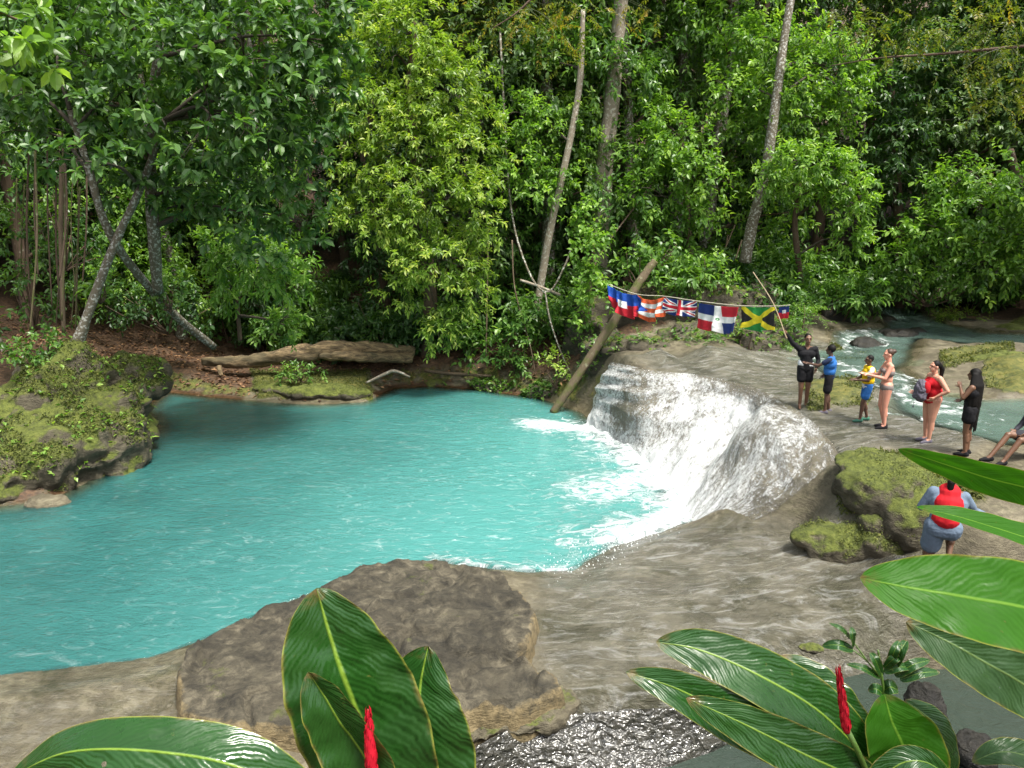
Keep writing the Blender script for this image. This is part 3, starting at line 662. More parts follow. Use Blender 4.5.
def crown_geo(clumps, style, lai=2.6, scale=1.0, tone=0.0, rng=RNG, lump=.75):
    """clumps: (centre, radii). sprays lie mostly in the outer shell of a lumpy ellipsoid, pointing outwards"""
    mb = MB(); L, W, k, Ls = STYLE[style][:4]
    area = k * L * W * .62 * scale ** 2
    for ci, (c, r) in enumerate(clumps):
        c, r = np.asarray(c, float), np.asarray(r, float)
        n = int(max(6, lai * np.pi * max(r[0], r[1]) * r[2] / area))
        d = nrm(rng.normal(0, 1, (n, 3)) + np.array((0, -.15, .22)))
        f = .42 + .58 * rng.random(n) ** .6
        f = f * (1 + lump * fbm(d * 2.6 + ci * 7.7, 3, ci))
        stray = rng.random(n) < .06; f[stray] *= 1.12 + .2 * rng.random(stray.sum())
        B = c + d * r * f[:, None]
        keep = fbm(B * 1.1, 2, 5) > -.34                          # gaps
        B, d = B[keep], d[keep]
        o = nrm(d / r); A = o * .8 + rng.normal(0, .38, B.shape) + np.array((0, 0, .05))
        V, F, a = sprays(B - nrm(A) * Ls * scale * .5, A, style, scale, tone + .14 * (o[:, 2].mean()), rng=rng)
        mb.add(V, F, a)
    return mb
class Shift(MB):
    pass
def shifted(mb, base):
    mb.V = [v - np.asarray(base) for v in mb.V]; return mb
ML = {
    'dkglossy': leaf_mat("leaf_dark_glossy", (.024, .065, .015), (.058, .135, .030), (.14, .26, .06), .36, .38),
    'yellowgreen': leaf_mat("leaf_yellow_green", (.070, .14, .020), (.200, .315, .045), (.43, .49, .11), .44, .42),
    'fresh': leaf_mat("leaf_fresh", (.052, .130, .022), (.150, .285, .044), (.34, .50, .10), .46, .38),
    'mid': leaf_mat("leaf_mid", (.036, .098, .020), (.095, .200, .038), (.23, .37, .08), .43, .36),
    'grey': leaf_mat("leaf_grey_green", (.045, .095, .03), (.10, .18, .05), (.20, .29, .09), .42, .42),
    'deep': leaf_mat("leaf_deep", (.018, .050, .014), (.042, .102, .026), (.10, .18, .05), .36, .38),
    'olive': leaf_mat("leaf_olive", (.06, .08, .012), (.13, .17, .02), (.30, .21, .03), .45, .45),
}
MBK = {
    'dark': bark_mat("bark_dark", (.03, .024, .016), (.075, .06, .042), (.13, .13, .1), .62, 6),
    'pale': bark_mat("bark_pale", (.15, .125, .092), (.31, .26, .195), (.42, .40, .34), .54, 11),
    'brown': bark_mat("bark_brown", (.05, .032, .02), (.13, .085, .055), (.2, .19, .14), .62, 6),
    'grey': bark_mat("bark_grey", (.075, .064, .045), (.17, .145, .10), (.40, .40, .36), .52, 15),
    'mossy': bark_mat("bark_mossy", (.06, .045, .025), (.16, .12, .07), (.25, .25, .15), .6, 6, (.08, .09, .02)),
    'tan': bark_mat("bark_tan", (.055, .038, .022), (.17, .12, .075), (.22, .19, .12), .6, 4),
}
def log_mat():
    m, nt, out = new_mat("rotten_wood"); n = N(nt); v = n.obj()
    g = n.noise(n.scaled(v, (.22, 1.6, 1.6)), 6, 8, .75, .4); k = n.noise(n.scaled(v, (.3, 1, 1)), 2, 4)
    c = n.ramp(g, [(.34, (.018, .012, .007)), (.48, (.13, .092, .048)), (.60, (.30, .215, .11)), (.74, (.42, .34, .21))])
    c = n.mix(n.ramp(k, [(.5, 0.0), (.62, .7)]), c, (.07, .06, .03))
    p = n('BsdfPrincipled', {'Base Color': c, 'Roughness': .85, 'Normal': n.bump(g, 1.0, .09)})
    nt.links.new(p.outputs[0], out.inputs[0]); return m
MBK['log'] = log_mat()
def px_clumps(lst):
    out = []
    for q in lst:
        px, py, Yd, rx, ry = q[:5]; s = 1 / ppm(Yd)
        out.append((D(px, py, Yd), (rx * s, (q[5] if len(q) > 5 else .8 * (rx + ry) / 2 * s), ry * s)))
    return out
def tree(name, label, cat, trunks, clumps, style, leaf, bark='brown', scale=1.0, tone=0.0, lai=2.6, limbs=True, group=None, base=None, seed=None):
    lai *= 1.3
    """trunks: list of ([(px,py,Y)...], [radii in metres])"""
    rng = np.random.default_rng(seed if seed is not None else abs(hash(label)) % 9999 if False else sum(map(ord, label)))
    tw = [(np.array([D(*q) for q in pts]), rad) for pts, rad in trunks]
    if base is None: base = tw[0][0][0] if tw else np.array(clumps[0][0]) - np.array((0, 0, clumps[0][1][2]))
    root = tag(empty(name, base), label, cat, group)
    for w, rad in tw:
        MB().add(*tube(w - base, rad, 40, 12, .16, len(w) * 7)).build('trunk', MBK[bark], root)
    if clumps:
        if limbs and tw:
            top = [w for w, _ in tw]
            allp = np.concatenate([catmull(w, 20)[6:] for w in top])
            for c, r in clumps:
                c = np.asarray(c); k = np.argmin(np.linalg.norm((allp - c) * (1, 1, .8), axis=1) + .5 * np.clip(allp[:, 2] - c[2] + .4, 0, 9)); s = allp[k]
                if np.linalg.norm(c - s) < .5: continue
                lb = MB()
                mid = (s + c) / 2 + np.array((0, 0, .12 * np.linalg.norm(c - s))) + rng.normal(0, .15, 3)
                lb.add(*tube(np.array([s, mid, c]) - base, [.06, .035, .015], 12, 6))
                for _ in range(4):
                    e = c + nrm(rng.normal(0, 1, 3)) * np.asarray(r) * .8
                    lb.add(*tube(np.array([mid * .3 + c * .7, (c + e) / 2 + (0, 0, .1), e]) - base, [.014, .010, .006], 6, 4))
                lb.build('limb', MBK['dark'], root)
        shifted(crown_geo(clumps, style, lai, scale, tone, rng), base).build('crown', ML[leaf], root, smooth=False)
    return root

# --- tree leaning over the left bank, big glossy leaves
tree("broadleaf_tree", "dark glossy broad leaved tree with crossing pale trunks on the mossy hump", "tree",
     [([(72, 356, 20), (86, 320, 20), (104, 270, 20), (122, 228, 20), (142, 185, 19.8), (165, 120, 19.4)], [.19, .125, .11, .10, .09, .07]),
      ([(158, 292, 22), (154, 240, 21), (151, 190, 20.6), (150, 120, 20), (160, 40, 19.4)], [.14, .16, .15, .13, .09]),
      ([(214, 347, 25), (175, 315, 23.6), (128, 262, 21), (104, 220, 20), (90, 172, 19.6), (70, 110, 19)], [.12, .12, .115, .10, .09, .07])],
     px_clumps([(60, 50, 19.8, 80, 55), (160, 40, 19.2, 85, 55), (255, 50, 18.6, 75, 60), (325, 40, 19.2, 42, 50), (110, 105, 19.2, 70, 40), (215, 120, 18.2, 85, 60), (285, 150, 19.2, 55, 60), (315, 95, 18.6, 36, 40), (30, 130, 21.8, 50, 40),
                (250, 215, 19.8, 55, 45), (70, 160, 16.6, 36, 16), (165, 165, 19.8, 50, 26), (210, 180, 20.5, 45, 35), (300, 220, 21.1, 30, 28), (120, 160, 19.8, 40, 22), (20, 90, 20.5, 40, 40), (180, 205, 21.1, 30, 22), (255, 120, 18.7, 50, 40)]),
     'almond', 'dkglossy', 'grey', 1.25, .04, 2.4)
tree("understory_tree", "small drooping narrow leaved tree behind the pale trunks, over the fallen log", "tree",
     [([(240, 340, 25), (238, 300, 24.5), (245, 250, 24)], [.07, .06, .04])],
     px_clumps([(255, 262, 22.5, 55, 34), (225, 255, 23, 36, 30), (285, 325, 24, 22, 18), (290, 275, 23, 30, 30), (230, 290, 23.5, 22, 20)]), 'mango', 'fresh', 'brown', 1.1, -.05, 2.0)
# --- bright yellow-green tree over the pool in the middle
tree("mango_tree", "bright yellow green tree hanging over the far side of the pool", "tree",
     [([(425, 372, 29.5), (430, 300, 29.3), (420, 200, 29), (410, 100, 28.6), (415, 20, 28)], [.30, .26, .22, .16, .09])],
     px_clumps([(395, 55, 27.5, 48, 40), (445, 85, 27, 42, 46), (365, 100, 27, 36, 40), (410, 140, 26.6, 56, 42), (465, 150, 26.6, 38, 40), (365, 170, 26.6, 34, 32), (430, 205, 26, 62, 38), (478, 215, 26, 26, 40), (385, 225, 26, 40, 26),
                (440, 262, 25.8, 50, 32), (405, 290, 26, 26, 20), (462, 295, 26, 32, 26), (440, 330, 26, 24, 22), (400, 20, 28, 50, 26), (350, 215, 26.5, 22, 18)]), 'mango', 'yellowgreen', 'brown', 1.0, .02, 2.5)
# --- trunks and lighter trees of the middle
tree("tall_tree", "tall tree with a thick pale trunk behind the red and blue flags", "tree",
     [([(601, 330, 29.6), (602, 200, 29.6), (611, 110, 29.6), (617, 50, 29.6), (626, -60, 29.6)], [.40, .34, .29, .26, .25])],
     px_clumps([(660, -50, 31, 60, 40), (650, 70, 30.5, 22, 18)]), 'broad', 'mid', 'pale', 1.2)
tree("tall_tree", "tall tree with a dark reddish brown trunk beside the yellow green tree", "tree",
     [([(520, 345, 32), (518, 240, 32), (512, 140, 32), (505, 50, 32), (500, -60, 32)], [.36, .32, .30, .30, .28])],
     px_clumps([(500, -20, 31, 70, 34), (540, 30, 30.5, 34, 26), (470, 20, 30.5, 30, 26)]), 'pinnate', 'olive', 'brown', 1.2, .0, 1.8)
tree("slender_tree", "thin light trunked tree leaning right between the two tall trunks", "tree",
     [([(535, 320, 28.6), (549, 235, 28.6), (568, 150, 28.4), (580, 80, 28.4), (583, 10, 28.6)], [.15, .14, .12, .11, .08])],
     px_clumps([(570, 130, 29.5, 34, 34), (545, 125, 29, 30, 26), (582, 75, 30.2, 18, 26), (560, 175, 28.6, 26, 22), (560, 45, 30, 40, 30), (545, 60, 29.4, 18, 18)]), 'broad', 'fresh', 'pale', 1.1, .0, 2.1)
tree("slender_tree", "thin crooked dark trunked tree close to the yellow green crown", "tree",
     [([(540, 235, 31), (548, 180, 31), (556, 110, 31), (562, 40, 31)], [.10, .09, .08, .07])],
     px_clumps([(520, 115, 28.4, 26, 22), (515, 155, 28, 26, 24), (530, 190, 28, 24, 22), (505, 180, 28, 18, 26)]), 'broad', 'fresh', 'brown', 1.1, .02, 2.2)
tree("leafy_tree", "rounded mid green tree above the middle of the flag line", "tree",
     [([(690, 330, 30), (690, 260, 30), (684, 180, 30), (680, 120, 30)], [.16, .14, .12, .08])],
     px_clumps([(680, 140, 28, 40, 28), (695, 175, 27.6, 36, 28), (660, 195, 27.6, 34, 28), (652, 160, 28.4, 24, 24), (700, 215, 28, 26, 22), (660, 120, 29, 24, 22)]), 'broad', 'fresh', 'brown', 1.15, -.02, 2.5)
tree("leaning_tree", "leaning pale trunked tree with a bright spreading crown above the last flags", "tree",
     [([(745, 262, 27.8), (752, 225, 27.6), (764, 180, 27.3), (775, 110, 27.2), (784, 40, 27.4), (796, -30, 27.6)], [.22, .20, .18, .16, .14, .12])],
     px_clumps([(780, 50, 28.6, 52, 30), (735, 95, 28.4, 30, 26), (830, 65, 28.4, 44, 34), (790, 95, 28, 50, 30), (850, 95, 28, 26, 26), (755, 130, 28.6, 26, 22), (820, 120, 28.4, 40, 22), (755, 40, 29, 36, 26)]), 'broad', 'fresh', 'grey', 1.1, .04, 2.5)
tree("umbrella_tree", "umbrella shaped bright green tree drooping over the end of the flag line", "tree",
     [([(800, 330, 28.5), (800, 280, 28.3), (795, 220, 28), (805, 165, 28)], [.14, .12, .10, .07])],
     px_clumps([(800, 160, 26.5, 44, 22), (840, 170, 26.5, 32, 24), (775, 180, 26.5, 26, 20), (855, 205, 26.3, 22, 30), (815, 190, 27, 40, 18), (850, 240, 26.6, 20, 24)]), 'mango', 'fresh', 'brown', 1.0, .08, 2.4)
tree("dark_tree", "dark feathery tree hanging between the bright crown and the right hand trees", "tree",
     [([(900, 330, 32), (898, 200, 32), (890, 60, 32)], [.2, .18, .12])],
     px_clumps([(905, 90, 30, 46, 34), (900, 140, 29.5, 40, 34), (890, 190, 29.5, 28, 34), (930, 60, 30, 40, 30)]), 'mango', 'deep', 'brown', 1.3, .15, 2.5)
tree("leafy_tree", "wide mid green tree leaning over the upstream channel at the right", "tree",
     [([(1040, 300, 28), (1030, 230, 28), (1010, 150, 27.5)], [.22, .18, .12])],
     px_clumps([(985, 210, 26, 44, 34), (1025, 190, 25, 36, 40), (940, 235, 26.5, 42, 32), (985, 262, 26, 46, 28), (1030, 255, 25.5, 36, 34), (905, 262, 27, 34, 24), (950, 185, 27, 34, 24)]), 'broad', 'fresh', 'brown', 1.2, -.06, 2.5)
tree("leafy_tree", "loose grey green tree high up at the right behind the channel", "tree",
     [([(985, 320, 31), (980, 220, 31), (970, 120, 31)], [.2, .18, .12])],
     px_clumps([(970, 120, 29, 50, 36), (1020, 120, 28.5, 34, 36), (960, 60, 30, 50, 34), (1015, 60, 29, 36, 30)]), 'broad', 'grey', 'brown', 1.1, .05, 2.3)
tree("climbing_plant", "bright heart leaved climber covering the stump beside the leaning log", "climber",
     [([(585, 330, 26.4), (590, 280, 26.6), (596, 230, 27)], [.10, .09, .06])],
     px_clumps([(588, 255, 26, 16, 26), (594, 290, 25.8, 20, 24), (582, 318, 25.8, 15, 16), (600, 240, 26.4, 18, 16), (582, 215, 27, 18, 18)]), 'heart', 'fresh', 'mossy', .8, .08, 2.4)
tree("climbing_plant", "leafy creeper growing up the lower half of the thick pale trunk", "climber", [], px_clumps([(600, 290, 29.2, 16, 22), (606, 240, 29.2, 14, 18), (596, 205, 29.3, 8, 14), (618, 60, 29.3, 9, 16), (612, 150, 29.3, 7, 12)]), 'broad', 'mid', 'brown', .8, .02, 1.8)
# --- shrubs and low plants along the far bank, each one by itself
def shrub(label, lst, style, leaf, scale=1.0, tone=0.0, name="shrub", cat="shrub", lai=2.4, group=None):
    cl = px_clumps(lst); c, r = cl[0]
    b = np.array((c[0], c[1], min(c[2] - r[2], max(gz(c[0], c[1]), c[2] - r[2] * 1.3))))
    root = tag(empty(name, b), label, cat, group)
    rng = np.random.default_rng(sum(map(ord, label)))
    st = MB()
    for c2, r2 in cl:
        for _ in range(4):
            e = np.asarray(c2) + nrm(rng.normal(0, 1, 3)) * np.asarray(r2) * .7
            st.add(*tube(np.array([b, (b + e) / 2 + rng.normal(0, .1, 3), e]) - b, [.03, .02, .008], 6, 5))
    st.build('stem', MBK['brown'], root)
    shifted(crown_geo(cl, style, lai, scale, tone, rng), b).build('foliage', ML[leaf], root, smooth=False)
    return root
shrub("dark leafy bush in the shade above the right end of the fallen log", [(375, 318, 29.5, 46, 26), (350, 335, 29, 30, 16), (400, 335, 29, 26, 14)], 'broad', 'deep', 1.2, .12)
shrub("bush sprouting in front of the fallen log on the mossy islet", [(300, 370, 26.5, 22, 8), (285, 374, 26.4, 14, 5)], 'broad', 'mid', .8, .05)
shrub("light green bush at the waterline just left of the leaning log", [(556, 365, 25.8, 18, 18), (545, 375, 25.8, 10, 10)], 'broad', 'yellowgreen', .9, .0)
shrub("dark bush squeezed between the leaning log and the waterfall", [(592, 372, 25.4, 16, 22), (606, 350, 26, 16, 16)], 'mango', 'mid', .9, -.05)
shrub("green bush on the bank between the yellow green tree and the stump", [(515, 345, 27.5, 22, 24), (520, 365, 27.2, 14, 16)], 'broad', 'mid', 1, .02)
shrub("dim bush with narrow leaves under the dark brown trunk", [(540, 290, 30, 34, 30), (500, 300, 30, 26, 28), (525, 250, 30, 30, 30)], 'mango', 'mid', 1.2, -.05)
shrub("big leaved bush right above the blue and red flag", [(640, 262, 26.2, 24, 20), (665, 245, 26.5, 18, 16), (655, 280, 26, 18, 12)], 'heart', 'mid', .85, .1)
shrub("bright bush above the gap between the middle flags", [(705, 268, 26.5, 28, 18), (720, 280, 26.3, 18, 12), (690, 285, 26.3, 18, 12)], 'broad', 'fresh', 1.0, .02)
shrub("trailing weeds on the rock bank under the striped flag", [(650, 340, 24.2, 22, 12), (625, 352, 24.2, 14, 8)], 'fine', 'mid', 1.3, .0, lai=1.5)
shrub("trailing weeds on the rock bank under the cross flag", [(700, 345, 23.9, 26, 12), (720, 335, 24, 20, 10)], 'fine', 'mid', 1.3, -.1, lai=1.2)
shrub("leafy creeper hanging beneath the green and yellow flag", [(748, 335, 24, 12, 18), (744, 352, 23.8, 6, 8)], 'broad', 'yellowgreen', .8, -.1, lai=1.6)
shrub("fern like bush right of the row of flags, behind the raised arm", [(802, 318, 25, 22, 18), (785, 330, 25, 16, 16), (790, 345, 24.6, 16, 10)], 'pinnate', 'fresh', .8, -.05, "fern_bush", "fern")
shrub("dark shrub over the rock behind the small last flag", [(765, 300, 27, 30, 22), (735, 310, 27.4, 30, 20)], 'mango', 'mid', 1.1, -.12)
shrub("yellow green low bush on the far side of the upstream channel", [(965, 316, 29, 30, 9), (945, 318, 29, 16, 7)], 'fine', 'yellowgreen', 1.3, .05)
shrub("dark bush above the upstream channel under the right hand trees", [(925, 288, 31, 44, 18), (880, 282, 33, 34, 16)], 'broad', 'deep', 1.3, .1)
shrub("mid green bush beside the pale boulder at the right edge", [(1010, 285, 31, 34, 14), (975, 290, 31, 26, 14)], 'broad', 'mid', 1.2, .05)
shrub("leafy weeds rooted at the foot of the crossing trunks", [(45, 345, 19.6, 24, 16), (20, 355, 19, 18, 14)], 'broad', 'mid', .8, .02)
shrub("bright little fern growing on the mossy hump near its tip", [(98, 285, 20.3, 10, 14)], 'mango', 'fresh', 1.4, .1, "fern", "fern", 1.5)
shrub("pale ivy draped below the second trunk fork", [(168, 285, 22.6, 12, 18), (160, 300, 22.6, 10, 10)], 'heart', 'mid', .6, .1, "climbing_ivy", "climber", 2.0)
shrub("dark bush filling the hollow between the crossing trunks and the fallen log", [(165, 300, 27.5, 34, 26), (195, 310, 27.5, 24, 20), (125, 305, 27.5, 26, 22)], 'broad', 'deep', 1.1, .0)
shrub("bush leaning over the upstream water from the far bank", [(930, 285, 28.5, 36, 16), (890, 275, 29, 26, 20), (965, 280, 28.2, 26, 14)], 'broad', 'mid', 1.1, -.1)
shrub("shade bush at the far left under hanging roots", [(30, 290, 22, 34, 30), (70, 300, 23, 28, 24), (15, 240, 22, 26, 30)], 'broad', 'mid', 1.0, -.08, lai=1.7)
shrub("shade bush half hidden behind the left hand hanging roots", [(60, 230, 24, 36, 30), (110, 250, 25, 20, 26), (30, 190, 24, 30, 26)], 'broad', 'mid', 1.0, -.14, lai=1.3)

# --- low bushes in the shade under the trees, three kinds built once and copied
def low_bush(label, group, leaf, style, seed):
    rng = np.random.default_rng(seed); root = tag(empty("low_bush"), label, "bush", group)
    cl = [((rng.normal(0, .5), rng.normal(0, .4), .35 + .7 * rng.random()), (.7, .7, .5)) for _ in range(5)]
    st = MB()
    for c, r in cl: st.add(*tube(np.array([(0, 0, -.1), (c[0] * .4, c[1] * .4, .3), c]), [.03, .02, .008], 6, 5))
    st.build('stem', MBK['brown'], root)
    crown_geo(cl, style, 2.3, 1.0, 0, rng).build('foliage', ML[leaf], root, smooth=False); return root
LB = [low_bush("dark leafy bush growing in the shade under the far trees", "dark low bushes", 'deep', 'broad', 1), low_bush("mid green bush growing in the shade under the far trees", "mid green low bushes", 'mid', 'broad', 2), low_bush("narrow leaved bush growing in the shade under the far trees", "narrow leaved low bushes", 'mid', 'mango', 3)]
FB = random.Random(21); ub = [0] * 3
for i in range(116):
    if i < 16: x, y = FB.uniform(-8.5, -2), FB.uniform(29.8, 32)
    elif i < 48: x, y = FB.uniform(-3, 14), FB.uniform(28.2, 33)
    elif i < 58: x, y = FB.uniform(-16, -8), FB.uniform(31, 34)
    elif i < 70: x, y = FB.uniform(17, 24), FB.uniform(28, 34)
    elif i < 84: x, y = FB.uniform(-20, 22), FB.uniform(33, 37)
    elif i < 104: x, y = FB.uniform(11, 23), FB.uniform(30.5, 36)
    else: x, y = FB.uniform(9.5, 14), FB.uniform(26, 30)
    if sdf_poly(np.array([x]), np.array([y]), CHAN)[0] < .8: continue
    k = FB.choice((0, 0, 1, 2)) if i < 16 else FB.randrange(3); o = LB[k] if ub[k] == 0 else None
    if o is None:
        o = LB[k].copy(); COL.objects.link(o)
        for ch in LB[k].children: c_ = ch.copy(); COL.objects.link(c_); c_.parent = o
    ub[k] += 1; o.location = (x, y, gz(x, y) - .05); o.rotation_euler = (0, 0, FB.uniform(0, 6.28)); s = FB.uniform(.8, 1.5); o.scale = (s, s, s)

# --- forest behind: a few trees built once, then copied
def forest_proto(name, label, seed, leaf, style, h, group):
    rng = np.random.default_rng(seed)
    root = tag(empty(name, (0, 0, 0)), label, "tree", group)
    wob = np.cumsum(rng.normal(0, .25, (5, 3)), 0) * (1, 1, 0)
    pts = np.array([(0, 0, h * t) for t in (-.05, .25, .5, .75, .95)]) + wob - wob[0]
    MB().add(*tube(pts, [.28, .24, .2, .14, .06], 24, 9, .12, seed)).build('trunk', MBK['brown' if seed % 2 else 'grey'], root)
    cl = []
    for k in range(15):
        z = h * (.12 + .88 * (k + .5) / 15); a = rng.random() * 6.28; rr = rng.random() ** .5 * 2.2
        r = 1.1 + .7 * rng.random()
        cl.append(((rr * math.cos(a) + wob[3, 0], rr * math.sin(a) + wob[3, 1], z), (r * 1.15, r * 1.15, r * .8)))
    lb = MB()
    for c, r in cl:
        s = pts[0] * 0 + np.array((np.interp(c[2] - .8, pts[:, 2], pts[:, 0]), np.interp(c[2] - .8, pts[:, 2], pts[:, 1]), c[2] - .8))
        lb.add(*tube(np.array([s, (s + np.array(c)) / 2 + (0, 0, .2), c]), [.07, .05, .02], 8, 5))
    lb.build('limb', MBK['brown'], root)
    crown_geo(cl, style, 2.2, 1.15, 0, rng).build('crown', ML[leaf], root, smooth=False)
    return root
def copy_tree(o, parent=None):
    c = o.copy(); COL.objects.link(c)
    if parent is not None: c.parent = parent; c.matrix_parent_inverse = Matrix.Identity(4)
    for ch in list(o.children): copy_tree(ch, c)
    return c
PROTOS = [forest_proto("forest_tree", "dark broad leaved forest tree standing deep behind the pool", 1, 'deep', 'dark', 15, "dark forest trees"),
          forest_proto("forest_tree", "mid green forest tree standing deep behind the pool", 2, 'mid', 'dark', 13, "mid green forest trees"),
          forest_proto("forest_tree", "shaded drooping forest tree standing deep behind the pool", 3, 'deep', 'mango', 14, "drooping forest trees"),
          forest_proto("forest_tree", "greyish green forest tree standing deep behind the pool", 4, 'grey', 'broad', 16, "greyish forest trees"),
          forest_proto("forest_tree", "fresh green leafy forest tree filling the gaps of the forest edge", 6, 'fresh', 'broad', 14, "fresh green forest trees")]
FR = random.Random(5); used = [0] * 5
spots = []
for px_ in (-40, 25, 110, 180, 285, 480, 545, 640, 700, 868, 925, 985, 1060):
    q_ = D(px_, 300, FR.uniform(31, 32)); spots.append((q_[0], q_[1]))
N_EDGE = len(spots)
for row, (Yd, stepx) in enumerate(((34, 3.2), (37.5, 3.8), (42, 4.4), (48, 5.4))):
    x = -Yd * .78 - 2
    while x < Yd * .78 + 3:
        spots.append((x + FR.uniform(-.8, .8), Yd + FR.uniform(-1.2, 1.2))); x += stepx
for si, (x, y) in enumerate(spots):
    if sdf_poly(np.array([x]), np.array([y]), CHAN)[0] < .5: continue
    k = FR.choice((4, 1, 4, 3)) if si < N_EDGE else FR.randrange(4); o = PROTOS[k] if used[k] == 0 else copy_tree(PROTOS[k]); used[k] += 1
    o.location = (x, y, gz(x, y) - .2); o.rotation_euler = (0, 0, FR.uniform(0, 6.28)); s = FR.uniform(.85, 1.15); o.scale = (s, s, s * FR.uniform(.95, 1.15))

# --- side trees that close the view left and right (a few pixels at the edges, and light on the scene)
for x, y, k in ((-17, 25, 1), (-20, 19, 0), (-18.5, 29, 2), (-22, 30, 3), (22, 27, 1), (24, 31, 2), (23, 21, 0)):
    o = copy_tree(PROTOS[k]); o.location = (x, y, gz(x, y) - .2); o.rotation_euler = (0, 0, FR.uniform(0, 6.28))

# --- overhanging branches close to the camera
def over_branch(label, branch, rad, spr, style, leaf, scale, tone, n, seed):
    rng = np.random.default_rng(seed); w = np.array([D(*q) for q in branch]); b = w[0]
    root = tag(empty("overhanging_branch", b), label, "branch")
    MB().add(*tube(w - b, rad, 30, 7, .1)).build('stem', MBK['brown'], root)
    mb = MB()
    c = catmull(w, 60)
    for q in spr:
        p = D(*q[:3]); s = 1 / ppm(q[2]); m = q[5]
        B = p + rng.normal(0, .5, (m, 3)) * np.array((q[3] * s, .4, q[4] * s)); A = rng.normal(0, .5, (m, 3)) + np.array((0, 0, -.4))
        mb.add(*sprays(B, A, style, scale, tone, rng=rng))
        near_ = c[np.argmin(np.linalg.norm(c - p, axis=1))]
        for e in B[:3]: tw_ = tube(np.array([near_, (near_ + e) / 2 + (0, 0, .05), e]) - b, [.008, .005, .003], 6, 4); mb.add(tw_[0] + b, tw_[1], 0.0)
    shifted(mb, b).build('foliage', ML[leaf], root, smooth=False)
over_branch("thin dark branch with small yellow green hanging leaves across the upper right", [(1090, 38, 11), (1024, 46, 11), (940, 54, 11.2), (880, 58, 11.5), (830, 66, 11.8)], [.03, .022, .014, .006],
            [(1000, 60, 11, 34, 22, 26), (950, 30, 11, 44, 18, 24), (900, 35, 11.3, 34, 16, 18), (1000, 15, 10.6, 40, 20, 26), (985, 95, 11, 24, 16, 12), (1018, 90, 10.8, 12, 24, 12), (860, 14, 11.5, 30, 14, 12)], 'fine', 'olive', .8, -.08, 0, 3)
over_branch("yellowing leafy branch hanging from above at the top centre", [(560, -60, 16), (545, -20, 16), (520, 10, 16), (490, 30, 16)], [.04, .03, .02, .008],
            [(530, 10, 16, 40, 14, 20), (575, 20, 16, 30, 20, 16), (490, 20, 16, 20, 14, 10), (640, 10, 16, 30, 14, 10), (560, 50, 16, 20, 16, 8)], 'fine', 'olive', 1.1, .1, 0, 4)
over_branch("bright green leafy branch tip poking in at the upper left corner", [(-60, 0, 6), (-10, 10, 6), (25, 22, 6)], [.02, .012, .005],
            [(8, 18, 6, 26, 22, 9), (0, 50, 6, 14, 18, 4), (30, 35, 6.1, 12, 10, 3)], 'almond', 'fresh', .62, .1, 0, 6)

# --- hanging vines and aerial roots
VR = random.Random(8)
def vine(pts, r, label, group, bark='brown'):
    w = np.array([D(*q) for q in pts]); b = w[0]
    o = MB().add(*tube(w - b, [r, r * .8], 24, 6, .15)).build("hanging_vine", MBK[bark]); o.location = b
    tag(o, label, "vine", group)
for k in range(15):
    x = VR.uniform(4, 112); y0 = VR.uniform(130, 190); y1 = VR.uniform(275, 340); Yd = VR.uniform(19, 24)
    vine([(x, y0, Yd), (x + VR.uniform(-4, 4), (y0 + y1) / 2, Yd), (x + VR.uniform(-6, 6), y1, Yd)], VR.choice((.018, .025, .03)), "thin aerial root hanging straight down at the left edge of the forest", "aerial roots hanging at the left", VR.choice(('brown', 'mossy', 'tan')))
vine([(62, 160, 20), (61, 240, 20), (64, 335, 20)], .07, "thickest tan aerial root, standing like a post left of the crossing trunks", None, 'tan')
vine([(500, 30, 29), (510, 200, 28), (528, 270, 27), (548, 292, 26.6), (565, 265, 26.8), (572, 245, 27)], .04, "looping grey vine hanging from the middle trees down to the bank", None, 'grey')
vine([(545, 292, 26.6), (550, 320, 26.4), (560, 350, 26.2), (570, 372, 26)], .035, "short grey vine running down the bank beside the light green bush", None, 'grey')
vine([(488, 230, 27.4), (487, 300, 27.2), (486, 355, 27)], .03, "straight thin vine dangling right of the yellow green tree", None, 'tan')
vine([(512, 240, 27.6), (515, 290, 27.4), (530, 345, 27.2), (535, 372, 27)], .028, "thin curved vine sweeping down to the green bush on the bank", None, 'tan')
vine([(560, 295, 27), (538, 286, 26.8), (520, 280, 26.8)], .06, "broken pale branch stub caught in the vines of the middle bank", None, 'pale')
vine([(655, 180, 28), (600, 255, 27.5), (590, 290, 27)], .03, "slanting vine from the mid green tree to the heart leaved climber", None, 'brown')
for k, (x, y0, x1, y1) in enumerate(((735, 225, 700, 285), (742, 240, 715, 290), (728, 235, 712, 270))):
    vine([(x, y0, 29), ((x + x1) / 2 + 4, (y0 + y1) / 2, 28.5), (x1, y1, 28)], .03, "slanting bare root beside the foot of the leaning pale trunk", "bare roots beside the leaning trunk", 'tan')

